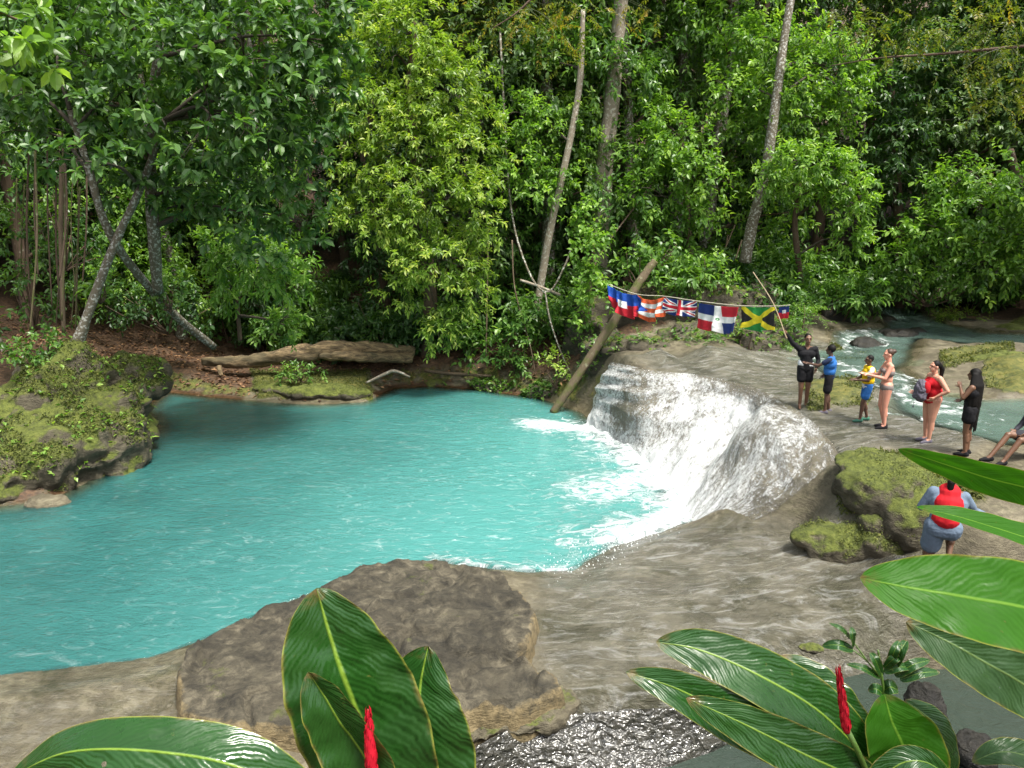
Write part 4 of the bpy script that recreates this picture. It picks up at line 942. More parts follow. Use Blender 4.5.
# --- logs and sticks
lg = np.array([D(*q) for q in [(203, 361, 28.2), (240, 362, 28), (290, 356, 27.8), (330, 349, 27.8), (375, 350, 28.2), (414, 352, 28.6)]])
b = lg[0]; root = tag(empty("fallen_log", b), "long rotting fallen log lying along the far bank at the left", "log")
MB().add(*tube(lg - b, [.14, .23, .29, .31, .28, .24], 60, 18, .55, 5)).build('trunk', MBK['log'], root)
MB().add(*tube(np.array([D(*q) for q in [(320, 356, 27.5), (360, 357, 27.5), (412, 358, 28.2)]]) - b, [.12, .2, .16], 40, 12, .5, 9)).build('split_limb', MBK['log'], root)
MB().add(*tube(np.array([D(*q) for q in [(219, 366, 27.7), (221, 376, 27.5)]]) - b, [.10, .08], 8, 8, .2, 2)).build('stub', MBK['log'], root)
lw_ = np.array([D(*q) for q in [(553, 413, 24.1), (570, 388, 24.15), (600, 342, 24.25), (628, 300, 24.35), (645, 274, 24.5), (655, 261, 24.6)]]); b = lw_[0]
root = tag(empty("leaning_log", b), "bare log leaning out of the pool up to the start of the flag line", "log")
MB().add(*tube(lw_ - b, [.13, .135, .14, .14, .13, .12], 60, 16, .22, 11)).build('trunk', MBK['mossy'], root)
MB().add(*tube(np.array([D(*q) for q in [(366, 383, 26.4), (385, 374, 26.4), (395, 371, 26.4), (410, 377, 26.3)]]), [.04, .06, .06, .03], 20, 7, .2)).build("driftwood_stick", MBK['pale'])
tag(bpy.data.objects["driftwood_stick"], "crooked pale stick at the waterline under the fallen log", "stick")
MB().add(*tube(np.array([D(*q) for q in [(425, 371, 28.4), (455, 374, 28), (492, 376, 27.6)]]), [.06, .07, .05], 16, 8, .2)).build("bare_branch", MBK['tan'])
tag(bpy.data.objects["bare_branch"], "brown bare branch lying on the low bank under the yellow green tree", "branch")
# --- leaf litter and ground cover
def scatter(name, label, P0, style_L, style_W, mat, up_jit=.4, rng=RNG, tone=0.0, lift=.015, n_up=None):
    n = len(P0); a = rng.random(n) * 6.283
    ax = np.stack([np.cos(a), np.sin(a), rng.normal(.15, up_jit, n)], -1)
    up = np.tile((0, 0, 1.), (n, 1)) + rng.normal(0, .3, (n, 3))
    s = .6 + .8 * rng.random(n)
    V, F, m = leaf_geo(P0 + (0, 0, lift), ax, up, style_L * s, style_W * s, TPL4)
    r = np.repeat(np.clip(rng.normal(.5 + tone, .28, n), 0, 1), m)
    o = link(name, mesh_np(name, V, F, mat, {'rnd': r}, False)); tag(o, label, kind='stuff'); return o
M_LITTER = leaf_mat("leaf_litter", (.05, .022, .012), (.15, .075, .035), (.33, .19, .09), .05, .7)
x = RNG.uniform(-19, 2, 9000); y = RNG.uniform(24.5, 33, 9000)
k = sdf_poly(x, y, POOL) > .25; x, y = x[k], y[k]
scatter("leaf_litter", "dry brown fallen leaves on the far bank", np.stack([x, y, ground_h(x, y)], -1), .17, .08, M_LITTER, .25)
def on_mesh(o, n, zmin=.15, rng=RNG):
    me = o.data; k = len(me.vertices); co = np.empty(k * 3, np.float32); no = np.empty(k * 3, np.float32)
    me.vertices.foreach_get('co', co); me.vertex_normals.foreach_get('vector', no)
    co = co.reshape(-1, 3); no = no.reshape(-1, 3)
    ok = np.where((no[:, 2] > zmin) & (fbm(co * 1.3, 3, 91) > -.05))[0]
    return co[rng.choice(ok, n)].astype(float) + rng.normal(0, .03, (n, 3))
M_MOSSLEAF = leaf_mat("moss_leaf", (.028, .036, .008), (.075, .098, .015), (.17, .18, .035), .25, .75)
scatter("moss_cover", "short moss and tiny leaves on the big mossy hump", on_mesh(mound, 26000), .055, .03, M_MOSSLEAF, .9)
scatter("weed_cover", "small green weeds on the big mossy hump", on_mesh(mound, 1500, .0), .14, .08, ML['fresh'], .6, tone=.05)
mr = [o for o in bpy.data.objects if o.name.startswith("mossy_rock")]
scatter("moss_cover", "short moss on the smaller mossy rocks", np.concatenate([on_mesh(o, 2600, .2) for o in mr]), .035, .02, M_MOSSLEAF, .9)
rb = [o for o in bpy.data.objects if o.name.startswith("rock_bank")]
scatter("weed_cover", "small leafy weeds covering the brown rock banks", np.concatenate([on_mesh(o, 2600, -.2) for o in rb]), .16, .10, ML["mid"], .7)
pp_ = []
for mm in (mossy, mossb, m2, m3, m4, m5):
    lo, hi = mm.min(0), mm.max(0); xx = RNG.uniform(lo[0], hi[0], 9000); yy = RNG.uniform(lo[1], hi[1], 9000); kk = sdf_poly(xx, yy, mm) < -.02 + .1 * fbm(np.stack([xx, yy, 0 * xx], -1) * 2, 3, 2)
    pp_.append(np.stack([xx[kk], yy[kk], ground_h(xx[kk], yy[kk]) + .10], -1))
scatter("moss_cover", "yellow green moss mats beside the stream", np.concatenate(pp_), .075, .03, M_MOSSLEAF, 1.3, tone=.05)
# droplets thrown up where the falling water meets the pool, and along the near rim
sp_ = []
for q0, q1, n_, h_, w_ in (((588, 430, 0), (622, 448, 0), 260, .55, .35), ((622, 448, 0), (655, 474, 0), 380, .7, .45), ((655, 474, 0), (690, 522, 0), 620, .9, .5), ((690, 522, .1), (620, 545, .1), 300, .35, .3), ((620, 545, .1), (565, 572, .05), 330, .35, .22)):
    a_, b_ = P(*q0), P(*q1); t_ = RNG.random(n_)[:, None]
    sp_.append(a_ + (b_ - a_) * t_ + np.stack([RNG.normal(-.15, w_, n_), RNG.normal(-.1, w_, n_), np.abs(RNG.normal(0, h_ * .45, n_))], -1))
S = np.concatenate(sp_); r_ = (.004 + .011 * RNG.random(len(S)) ** 3); OV = np.array([(1, 0, 0), (-1, 0, 0), (0, 1, 0), (0, -1, 0), (0, 0, 1.4), (0, 0, -1.4)]); OF = np.array([(0, 2, 4), (2, 1, 4), (1, 3, 4), (3, 0, 4), (2, 0, 5), (1, 2, 5), (3, 1, 5), (0, 3, 5)])
tag(link("water_spray", mesh_np("water_spray", (S[:, None] + OV[None] * r_[:, None, None]).reshape(-1, 3), (OF[None] + 6 * np.arange(len(S))[:, None, None]).reshape(-1, 3), plain("spray_white", (.82, .86, .87), .4))), "white droplets thrown up along the foot of the waterfall", kind='stuff')
# ------------------------------------------------------------------ flags on a line
FM = [plain("flag_navy", (.012, .03, .16), .8), plain("flag_red", (.50, .015, .03), .8), plain("flag_white", (.72, .72, .70), .8), plain("flag_green", (.02, .22, .04), .8), plain("flag_yellow", (.70, .58, .02), .8),
      plain("flag_black", (.012, .012, .012), .8), plain("flag_blue", (.01, .07, .38), .8), plain("flag_orange", (.62, .10, .03), .8)]
NAVY, RED, WHITE, GREEN, YELLOW, BLACK, BLUE, ORANGE = range(8)
def f_bicolour(u, v):
    m = np.where(v < .5, BLUE, RED); return np.where((abs(u - .5) < .13) & (abs(v - .5) < .15), WHITE, m)
def f_stripes(u, v):
    m = np.where((v * 5).astype(int) % 2 == 0, ORANGE, WHITE)
    m = np.where(u < .42 * (1 - abs(v - .5) * 2), BLUE, m)
    return np.where(np.hypot((u - .14) * 1.4, v - .5) < .07, WHITE, m)
def f_union(u, v):
    x, y = (u - .5) * 2, (v - .5)
    d = np.minimum(abs(y - x * .5), abs(y + x * .5)) * .9
    m = np.where(d < .10, WHITE, NAVY); m = np.where(d < .04, RED, m)
    m = np.where((abs(x) < .17) | (abs(y) < .165), WHITE, m)
    return np.where((abs(x) < .10) | (abs(y) < .10), RED, m)
def f_quarters(u, v):
    m = np.where((u < .5) == (v < .5), NAVY, RED); m = np.where((abs(u - .5) < .075) | (abs(v - .5) < .11), WHITE, m)
    r = np.hypot((u - .5) * 1.5, v - .5); return np.where((r < .055) & (r > .025), GREEN, m)
def f_saltire(u, v):
    d = np.minimum(abs(v - u), abs(v - 1 + u)); s = np.where((abs(v - .5) > abs(u - .5)), GREEN, BLACK)
    return np.where(d < .13, YELLOW, s)
def f_small(u, v):
    m = np.where(v < .5, NAVY, RED); return np.where((abs(u - .55) < .2) & (abs(v - .42) < .14), WHITE, m)
def fY(x): return 24.1 - (x - 608) / 182 * 5.2
def flag(label, tl, tr, drop, fn, sag=.0, fold=.06, seed=0, slant=0.0):
    a, b = D(*tl, fY(tl[0])), D(*tr, fY(tr[0])); nu, nv = 91, 61
    u, v = np.meshgrid(np.linspace(0, 1, nu), np.linspace(0, 1, nv), indexing='ij')
    L = np.linalg.norm(b - a)
    Q = a + (b - a) * u[..., None]
    Q[..., 2] -= drop * v + sag * L * 4 * u * (1 - u) * (.45 + .55 * v)
    Q += (b - a) * (slant * v + .05 * v * np.sin(u * 7 + seed))[..., None]
    w = fold * (.25 + .75 * v) * (np.sin(u * 11 + seed * 2.1 + 1.5 * v) + .6 * np.sin(u * 23 + seed) + .8 * fbm(np.stack([u * 4, v * 3, 0 * u + seed], -1), 3, seed))
    nn_ = np.cross((b - a) / L, (0, 0, 1.)); Q += nn_ * w[..., None]
    Q[..., 2] += .35 * w * v
    F = grid_faces(nu, nv); fu = u.ravel()[F].mean(1); fv = v.ravel()[F].mean(1)
    o = link("flag", mesh_np("flag", Q.reshape(-1, 3) - a, F, FM, mi=fn(fu, fv))); o.location = a
    sm = o.modifiers.new("cloth", 'SOLIDIFY'); sm.thickness = .004
    return tag(o, label, "flag", "flags hung in a row on the line")
flag("blue over red flag with a small white square, sagging beside the leaning log", (608, 285), (637, 295), .62, f_bicolour, .15, .14, 1, .10)
flag("orange red and white striped flag with a blue triangle, sagging in the middle", (637, 295), (664, 297), .50, f_stripes, .26, .13, 2)
flag("flag with red and white crosses over dark blue", (664, 297), (697, 301), .42, f_union, .07, .07, 3)
flag("flag of dark blue and red quarters with a white cross", (699, 303), (739, 307), .70, f_quarters, .05, .08, 4)
flag("green and black flag with a yellow diagonal cross", (741, 306), (776, 307), .58, f_saltire, .05, .07, 5)
flag("tiny dark blue and red flag at the end of the line", (779, 307), (789, 306), .30, f_small, .02, .02, 6)
rp = np.array([D(x, y, fY(x)) for x, y in [(622, 300), (608, 284.5), (637, 294.5), (664, 296.5), (698, 301.5), (739, 306), (776, 306.4), (790, 305.5)]])
tag(MB().add(*tube(rp[1:] + (0, 0, .01), [.012], 60, 5)).build("flag_line", plain("rope_cream", (.5, .46, .36), .8)), "thin cream rope that carries the flags from the leaning log", "rope")

# ------------------------------------------------------------------ people
def cap(a, b, ra, rb, seg=12):
    a, b = np.asarray(a, float), np.asarray(b, float); d = b - a; L = np.linalg.norm(d) + 1e-6; t = d / L
    ref = np.array((0, 0, 1.)) if abs(t[2]) < .9 else np.array((1., 0, 0)); s = np.cross(t, ref); s /= np.linalg.norm(s); c = np.cross(t, s)
    ang = np.linspace(-np.pi / 2, 0, 5)[1:]; prof = [(-ra * np.sin(-x), ra * np.cos(x)) for x in ang]
    ang2 = np.linspace(0, np.pi / 2, 5)[:-1]; prof += [(L + rb * np.sin(x), rb * np.cos(x)) for x in ang2]
    th = np.linspace(0, 2 * np.pi, seg, endpoint=False); V_ = []
    for z_, r_ in prof: V_.append(a + t * z_ + r_ * (np.cos(th)[:, None] * s + np.sin(th)[:, None] * c))
    n = len(prof); V_ = np.concatenate(V_ + [[a - t * ra], [b + t * rb]])
    idx = np.arange(n * seg).reshape(n, seg); A, B = idx[:-1], idx[1:]
    F = np.stack([A, np.roll(A, -1, 1), np.roll(B, -1, 1), B], -1).reshape(-1, 4); F = np.concatenate([F[:, :3], F[:, [0, 2, 3]]])
    c0 = np.stack([np.full(seg, n * seg), np.roll(idx[0], -1), idx[0]], -1); c1 = np.stack([np.full(seg, n * seg + 1), idx[-1], np.roll(idx[-1], -1)], -1)
    return V_, np.concatenate([F, c0, c1])
def fuse_local(name, pieces, mat, voxel, parent, it=3):
    cl = name in ('shirt', 'long_sleeved_shirt', 'shorts', 'dress')
    o = fuse(name, pieces, mat, voxel, (.009 if name != 'long_sleeved_shirt' else .006) if cl else 0, 6.0, len(name), it, parent, .003); return o
def skin_mat(name, c):
    m, nt, out = new_mat(name); n = N(nt); v = n.obj(); h = n.noise(v, 14, 4)
    col = n.mix(h, tuple(x * .85 for x in c), tuple(min(1, x * 1.15) for x in c))
    p = n('BsdfPrincipled', {'Base Color': col, 'Roughness': .5, 'Subsurface Weight': .05, 'Normal': n.bump(n.noise(v, 160, 3), .1, .004)})
    nt.links.new(p.outputs[0], out.inputs[0]); return m
DARKSKIN = skin_mat("skin_dark", (.085, .042, .026)); BROWNSKIN = skin_mat("skin_brown", (.14, .07, .04)); FAIRSKIN = skin_mat("skin_fair", (.58, .27, .19)); TANSKIN = skin_mat("skin_tan", (.50, .25, .17))
HAIR = plain("hair_black", (.005, .004, .0035), .6, .2, .3, 60, .4); HAIRB = plain("hair_brown", (.05, .025, .014), .5)
def cloth(name, c, rough=.8): return plain(name, c, rough, .2, .25, 18, .3)
C_BLACK, C_DARK, C_BLUE, C_NAVY = cloth("cloth_black", (.009, .009, .011)), cloth("cloth_charcoal", (.035, .036, .045)), cloth("cloth_blue", (.03, .14, .42)), cloth("cloth_navy", (.02, .03, .07))
C_WHITE, C_YELLOW, C_RED, C_GREY, C_GBLUE, C_PATT = cloth("cloth_white", (.72, .74, .76)), cloth("cloth_yellow", (.75, .48, .01)), cloth("cloth_red", (.48, .012, .02)), cloth("cloth_grey", (.12, .11, .14)), cloth("cloth_greyblue", (.14, .19, .26)), cloth("cloth_pattern", (.22, .19, .18))
C_GREEN = cloth("shoe_green", (.05, .16, .11))
def hand(w, d, s, spread, curl=.5, side=1):
    """palm and five fingers; w wrist, d direction, s across (thumb side)"""
    w, d, s = np.asarray(w, float), nrm(np.asarray(d, float)), np.asarray(s, float); s = nrm(s - d * (s @ d)); n_ = np.cross(d, s) * side
    out = [cap(w, w + d * .05, .026, .034), cap(w + d * .05 + s * .018, w + d * .085 + s * .024, .026, .018), cap(w + d * .05 - s * .018, w + d * .08 - s * .022, .026, .018)]
    for k, l in enumerate((.070, .080, .075, .058)):
        o = w + d * .085 + s * (.030 - .02 * k); d2 = nrm(d + s * (.12 - .08 * k) * spread); m = o + d2 * l * .55; d3 = nrm(d2 - n_ * curl)
        out += [cap(o, m, .0095, .0085, 8), cap(m, m + d3 * l * .5, .0085, .0075, 8)]
    tb = w + d * .03 + s * .03; tm = tb + nrm(s * .8 + d * .6) * .04
    return out + [cap(tb, tm, .012, .0105, 8), cap(tm, tm + nrm(d + s * .3 - n_ * curl * .5) * .032, .010, .0085, 8)]
def person(label, pxy, face, height, skin, J=None, build=1.0, hair='short', z=None, clothes=(), group="visitors on top of the waterfall", toe=None, bust=0.0, belly=0.0, head_turn=0.0, hips=1.0, pos=None):
    if pos is None:
        zz = 1.8
        for _ in range(4): p = P(*pxy, zz); zz = float(rbf(p[:1], p[1:2])[0]) - .01
        pos = np.array((p[0], p[1], zz))
    root = tag(empty("person", pos, math.radians(face)), label, "person", group)
    k = height / 1.755; root.scale = (k, k, k)
    j = dict(pel=(0, 0, .95), bel=(0, .005, 1.10), che=(0, 0, 1.29), nek=(0, 0, 1.46), hed=(0, .025, 1.64), shR=(.185, 0, 1.41), elR=(.235, -.02, 1.13), wrR=(.25, .06, .88), shL=(-.185, 0, 1.41), elL=(-.235, -.02, 1.13), wrL=(-.25, .06, .88),
             hpR=(.09, 0, .92), knR=(.095, .02, .50), anR=(.10, -.01, .085), hpL=(-.09, 0, .92), knL=(-.095, .02, .50), anL=(-.10, -.01, .085), fR=(.15, 1, 0), fL=(-.15, 1, 0), look=(0, 1, 0))
    j.update(J or {}); j = {a: np.asarray(b, float) for a, b in j.items()}
    w = build; look = nrm(j['look']); upv = nrm(j['hed'] - j['nek']); rt = np.cross(look, (0, 0, 1.)); rt = nrm(rt); upv = nrm(np.cross(rt, look))
    sx = nrm(j['shR'] - j['shL']); hx = nrm(j['hpR'] - j['hpL'])
    def hp(a, b, c): return j['hed'] + rt * a + look * b + upv * c
    B = []
    B += [cap(j['pel'] - hx * .07 * w, j['pel'] + hx * .07 * w, .105 * w * hips, .105 * w * hips), cap(j['pel'], j['bel'], .115 * w, .11 * w), cap(j['bel'] - sx * .04 * w, j['bel'] + sx * .04 * w, .105 * w + belly, .105 * w + belly),
          cap(j['che'] - sx * .075 * w, j['che'] + sx * .075 * w, .112 * w, .112 * w), cap(j['bel'], j['che'], .11 * w, .115 * w), cap(j['shL'] * .85 + j['che'] * .15 + (0, 0, .01), j['shR'] * .85 + j['che'] * .15 + (0, 0, .01), .062 * w, .062 * w), cap((j['shR'] + j['shL']) / 2, j['nek'], .075, .058), cap(j['nek'] - (j['nek'] - j['che']) * .1, j['hed'] - upv * .07, .055, .052)]
    fw = nrm(np.cross((0, 0, 1.), sx)); 
    if bust: B += [cap(j['che'] + s_ * sx * .07 + fw * .075 * w, j['che'] + s_ * sx * .07 + fw * .10 * w, bust, bust * .8) for s_ in (-1, 1)]
    # head: skull, jaw, brow, nose, lips, ears
    hd = lambda c, r: (ICO[3][0] @ np.diag(r) @ np.array([rt, look, upv]) + c, ICO[3][1])
    B += [hd(hp(0, -.008, .02), (.074, .092, .098)), hd(hp(0, .03, -.05), (.055, .062, .066)), hd(hp(0, .066, -.095), (.028, .026, .024)), cap(hp(0, .088, .012), hp(0, .112, -.024), .010, .015, 8), cap(hp(-.02, .092, -.058), hp(.02, .092, -.058), .011, .011, 8)]
    B += [cap(hp(s_ * .05, .07, .03), hp(s_ * .015, .084, .032), .014, .013, 8) for s_ in (-1, 1)] + [hd(hp(s_ * .076, -.005, -.012), (.012, .022, .032)) for s_ in (-1, 1)]
    legw = w if w < 1.1 else w * 1.03
    for s_ in 'RL':
        h_, kn, an, f = j['hp' + s_], j['kn' + s_], j['an' + s_], nrm(j['f' + s_])
        B += [cap(h_, kn, .092 * legw * hips, .058 * legw), cap(kn, an, .054 * legw, .036), cap(kn + (an - kn) * .12 - f * .012, kn + (an - kn) * .45 - f * .018, .050 * legw, .048 * legw)]
        B += [cap(an + (0, 0, -.045) - f * .03, an + f * .10 + (0, 0, -.055), .036, .034), cap(an + f * .10 + (0, 0, -.058), an + f * .165 + (0, 0, -.064), .036, .022), cap(an, an + f * .06 + (0, 0, -.04), .038, .032)]
        s0, e0, w0 = j['sh' + s_], j['el' + s_], j['wr' + s_]
        B += [cap(s0, e0, .052 * w, .040 * w), cap(e0, e0 + (w0 - e0) * .4, .039 * w, .038 * w), cap(e0 + (w0 - e0) * .3, w0, .038 * w, .025)]
        B += hand(w0, w0 - e0, fw, 1.0, .45, 1 if s_ == 'R' else -1)
    body = fuse_local("body", B, skin, .009, root, 2)
    for s_ in (-1, 1):
        MB().add(*hd(hp(s_ * .032, .080, .012), (.014, .008, .008))).build("eye", HAIR, body)
    # hair
    if hair == 'short': hl = [hd(hp(0, -.022, .036), (.081, .094, .094))]
    elif hair == 'afro': hl = [hd(hp(0, -.025, .04), (.098, .105, .105))]
    elif hair == 'bun': hl = [hd(hp(0, -.024, .034), (.080, .094, .092)), hd(hp(0, -.11, .05), (.05, .05, .05))]
    elif hair == 'pony': hl = [hd(hp(0, -.022, .034), (.082, .096, .094)), cap(hp(0, -.10, .03), hp(0, -.16, -.06), .04, .05), cap(hp(0, -.16, -.06), hp(0, -.15, -.30), .05, .03)]
    else:
        hl = [hd(hp(0, -.02, .034), (.092, .104, .098))]
        for i_ in range(15):
            a_ = math.radians(95 + 170 * i_ / 14); q = hp(.085 * math.sin(a_ - math.pi) * -1, .085 * math.cos(a_), .02); o_ = rt * math.sin(a_) + look * math.cos(a_)
            ln = .80 + .12 * math.sin(i_ * 2.3)
            hl += [cap(q, q + o_ * .06 + (0, 0, -.22), .036, .048, 8), cap(q + o_ * .06 + (0, 0, -.22), q + o_ * .06 + (.012 * math.sin(i_ * 5), 0, -.22 - ln * .45), .050, .044, 8), cap(q + o_ * .06 + (0, 0, -.22 - ln * .45), q + o_ * .055 + (0, 0, -.22 - ln), .034, .018, 8)]
    fuse_local("hair", hl, HAIRB if hair == 'bun' else HAIR, .012, root, 2)
    # clothes
    for c in clothes:
        kind, mat = c[0], c[1]; e = .016
        if kind == 'shorts':
            ln = c[2]; pcs = [cap(j['pel'] - hx * .07 * w + (0, 0, .02), j['pel'] + hx * .07 * w + (0, 0, .02), .105 * w * hips + e, .105 * w * hips + e)]
            for s_ in 'RL': a_, b_ = j['hp' + s_], j['kn' + s_]; pcs.append(cap(a_, a_ + (b_ - a_) * ln, .092 * legw * hips + e, .088 * legw + e * 1.4))
            fuse_local("shorts", pcs, mat, .014, root)
        elif kind == 'bottom':
            pcs = [cap(j['pel'] - hx * .07 * w - (0, 0, .02), j['pel'] + hx * .07 * w - (0, 0, .02), .105 * w * hips + .008, .105 * w * hips + .008)]
            fuse_local("swim_bottom", pcs, mat, .012, root)
        elif kind in ('shirt', 'tee', 'vest', 'suit', 'dress', 'top'):
            ex = {'vest': .045, 'tee': .02, 'shirt': .014, 'suit': .009, 'dress': .02, 'top': .010}[kind]; q = []
            wv = c[2] if kind == 'vest' and len(c) > 2 else 1.0
            if wv < 1: q = [cap(j['bel'] - sx * .03 - fw * .05, j['bel'] + sx * .03 - fw * .05, .105 * w * wv + ex, .105 * w * wv + ex), cap(j['bel'] - fw * .05, j['che'] - fw * .05, .11 * w * wv + ex, .12 * w * wv + ex), cap(j['che'] - sx * .05 - fw * .04, j['che'] + sx * .05 - fw * .04, .112 * w * wv + ex, .112 * w * wv + ex), cap(j['che'], (j['shL'] + j['shR']) / 2, .10 * w + ex, .09 * w + ex)]
            elif kind != 'top': q += [cap(j['bel'] - sx * .04 * w, j['bel'] + sx * .04 * w, .105 * w + belly + ex, .105 * w + belly + ex), cap(j['bel'], j['che'], .11 * w + ex, .115 * w + ex)]
            if wv == 1: q += [cap(j['che'] - sx * .075 * w, j['che'] + sx * .075 * w, .112 * w + ex, .112 * w + ex)]
            if kind == 'top': q = [cap(j['che'] - sx * .08 * w - (0, 0, .03), j['che'] + sx * .08 * w - (0, 0, .03), .106 * w + ex, .106 * w + ex)]
            if bust: q += [cap(j['che'] + s_ * sx * .07 + fw * .075 * w, j['che'] + s_ * sx * .07 + fw * .10 * w, bust + ex, bust * .8 + ex) for s_ in (-1, 1)]
            if kind in ('shirt', 'tee', 'dress', 'suit'): q += [cap(j['pel'] - hx * .06 * w, j['pel'] + hx * .06 * w, .105 * w * hips + ex, .105 * w * hips + ex), cap(j['pel'], j['bel'], .115 * w + ex, .11 * w + ex)]
            if kind in ('shirt', 'tee', 'vest') and wv == 1: q += [cap(j['shL'] * .85 + j['che'] * .15, j['shR'] * .85 + j['che'] * .15, .062 * w + ex * .8, .062 * w + ex * .8)]
            if kind in ('shirt', 'tee'):
                for s_ in 'RL':
                    s0, e0, w0 = j['sh' + s_], j['el' + s_], j['wr' + s_]
                    if kind == 'shirt': q += [cap(s0, e0, .052 * w + ex, .040 * w + ex), cap(e0, w0 - (w0 - e0) * .06, .039 * w + ex, .027 + ex)]
                    else: q += [cap(s0, s0 + (e0 - s0) * .5, .056 * w + ex, .052 * w + ex)]
            if kind == 'dress':
                for s_ in 'RL': a_, b_ = j['hp' + s_], j['kn' + s_]; q.append(cap(a_, a_ + (b_ - a_) * .35, .10 * legw + ex, .10 * legw + ex))
            fuse_local({'vest': 'life_vest', 'tee': 'shirt', 'shirt': 'long_sleeved_shirt', 'suit': 'swimsuit', 'dress': 'dress', 'top': 'swim_top'}[kind], q, mat, .012, root)
        elif kind == 'belt':
            fuse_local("waistband", [cap(j['pel'] - hx * .07 * w + (0, 0, .09), j['pel'] + hx * .07 * w + (0, 0, .12), .088 * w + .022, .088 * w + .022)], mat, .012, root)
        elif kind == 'shoes':
            for s_ in 'RL':
                an, f = j['an' + s_], nrm(j['f' + s_])
                fuse_local("shoe", [cap(an + (0, 0, -.045) - f * .035, an + f * .10 + (0, 0, -.05), .046, .043), cap(an + f * .10 + (0, 0, -.052), an + f * .175 + (0, 0, -.060), .043, .027), cap(an + (0, 0, -.02) - f * .015, an + (0, 0, -.04), .045, .048)], mat, .01, root, 2)
    return root
# guide with raised arm and stick
guide = person("bearded man in black shirt and shorts raising one arm with a long stick", (802, 408), 172, 1.80, BROWNSKIN, dict(elR=(.36, .04, 1.56), wrR=(.50, .10, 1.76), elL=(-.27, 0, 1.15), wrL=(-.20, .16, .99), hpR=(.08, 0, .92), knR=(.07, .03, .5), anR=(.06, 0, .085), anL=(-.09, -.05, .085), knL=(-.09, 0, .5)),
               1.0, 'short', clothes=(('shirt', C_BLACK), ('shorts', C_BLACK, .5), ('belt', C_WHITE)))
gp = np.array(guide.location)
h0 = D(785, 334, gp[1] - .12)
stick = np.array([h0 + (.05, -.02, -.10), h0, D(773, 303, gp[1] + .15), D(753, 272, gp[1] + .45)])
MB().add(*tube(stick - stick[0], [.014, .012], 16, 6)).build("stick", plain("stick_wood", (.34, .27, .17), .7)).location = stick[0]
tag(bpy.data.objects["stick"], "long thin stick held up by the man with the raised arm", "stick")
person("child in blue life vest and black shorts pointing at the man with the stick", (826, 413), 62, 1.60, DARKSKIN, dict(elL=(-.20, .26, 1.25), wrL=(-.12, .50, 1.27), elR=(.30, -.10, 1.17), wrR=(.22, .10, .98), anL=(-.12, .02, .085), anR=(.11, -.05, .085)), .95, 'afro',
       clothes=(('tee', C_NAVY), ('vest', C_BLUE), ('shorts', C_BLACK, .72), ('shoes', C_GREY)))
person("boy in yellow life vest, white shirt and blue shorts", (864, 421), 84, 1.50, DARKSKIN, dict(elR=(.24, .10, 1.14), wrR=(.12, .30, 1.10), elL=(-.24, .08, 1.14), wrL=(-.10, .30, 1.12), anL=(-.10, .14, .085), knL=(-.10, .12, .5), anR=(.10, -.10, .085)), .98, 'short',
       clothes=(('tee', C_WHITE), ('vest', C_YELLOW), ('shorts', C_BLUE, .55), ('shoes', C_GREEN)))
person("fair skinned woman in a patterned bikini reaching towards the boy in yellow", (882, 428), 80, 1.74, FAIRSKIN, dict(elR=(.24, .12, 1.15), wrR=(.12, .42, 1.18), elL=(-.24, .12, 1.15), wrL=(-.10, .42, 1.20), knR=(.09, .05, .5), anR=(.09, -.06, .085), look=(0, 1, -.15)), 1.0, 'bun', bust=.055, hips=1.12,
       clothes=(('bottom', C_PATT), ('top', C_PATT), ('shoes', C_BLACK)))
red = person("woman in a red swimsuit with a dark ponytail and one hand on her hip", (927, 442), 92, 1.68, TANSKIN, dict(elR=(.26, .06, 1.14), wrR=(.16, .30, 1.08), elL=(-.33, -.10, 1.18), wrL=(-.21, .08, 1.02), anL=(-.10, .03, .085)), 1.15, 'pony', bust=.085, belly=.035, hips=1.22,
             clothes=(('suit', C_RED), ('shoes', C_GREY)))
rl = np.array(red.location)
o = fuse("life_vest", [ell((0, 0, .02), (.13, .15, .20)), ell((-.02, 0, -.12), (.12, .15, .12)), cap((-.08, .02, -.12), (-.12, .02, -.36), .012, .010)], C_GREY, .015, .02, 5, 3); o.location = rl + (-.27, -.05, 1.10)
for q in (0,): fuse("red_panel", [ell((.05, -.10, .06), (.07, .07, .14))], C_RED, .015, 0, parent=o)
tag(o, "grey life vest with a red panel held by the woman in the red swimsuit", "life vest")
person("woman with waist long black hair, dark dress and black shoes", (965, 455), 48, 1.68, BROWNSKIN, dict(elL=(-.25, .12, 1.20), wrL=(-.06, .22, 1.36), elR=(.25, .08, 1.16), wrR=(.06, .20, 1.10)), 1.08, 'long', clothes=(('dress', C_BLACK), ('shoes', C_BLACK)), hips=1.05)
# seated person at the right edge: pelvis on the boulder
sp_ = P(1031, 459, 1.84)
person("person in dark shorts and black shoes seated on a rock, only bent legs in view", None, 100, 1.75, BROWNSKIN, dict(pel=(0, -.02, .48), bel=(0, -.06, .63), che=(0, -.06, .82), nek=(0, -.02, .99), hed=(0, .03, 1.17), shR=(.185, -.05, .94), elR=(.24, .06, .68), wrR=(.14, .30, .58), shL=(-.185, -.05, .94), elL=(-.24, .06, .68), wrL=(-.14, .30, .58),
       hpR=(.09, 0, .46), knR=(.12, .46, .50), anR=(.10, .80, .10), hpL=(-.09, 0, .46), knL=(-.13, .42, .47), anL=(-.12, .70, .085)), 1.0, 'short', clothes=(('shirt', C_DARK), ('shorts', C_DARK, .55), ('shoes', C_BLACK)), pos=(sp_[0], sp_[1], 1.80))
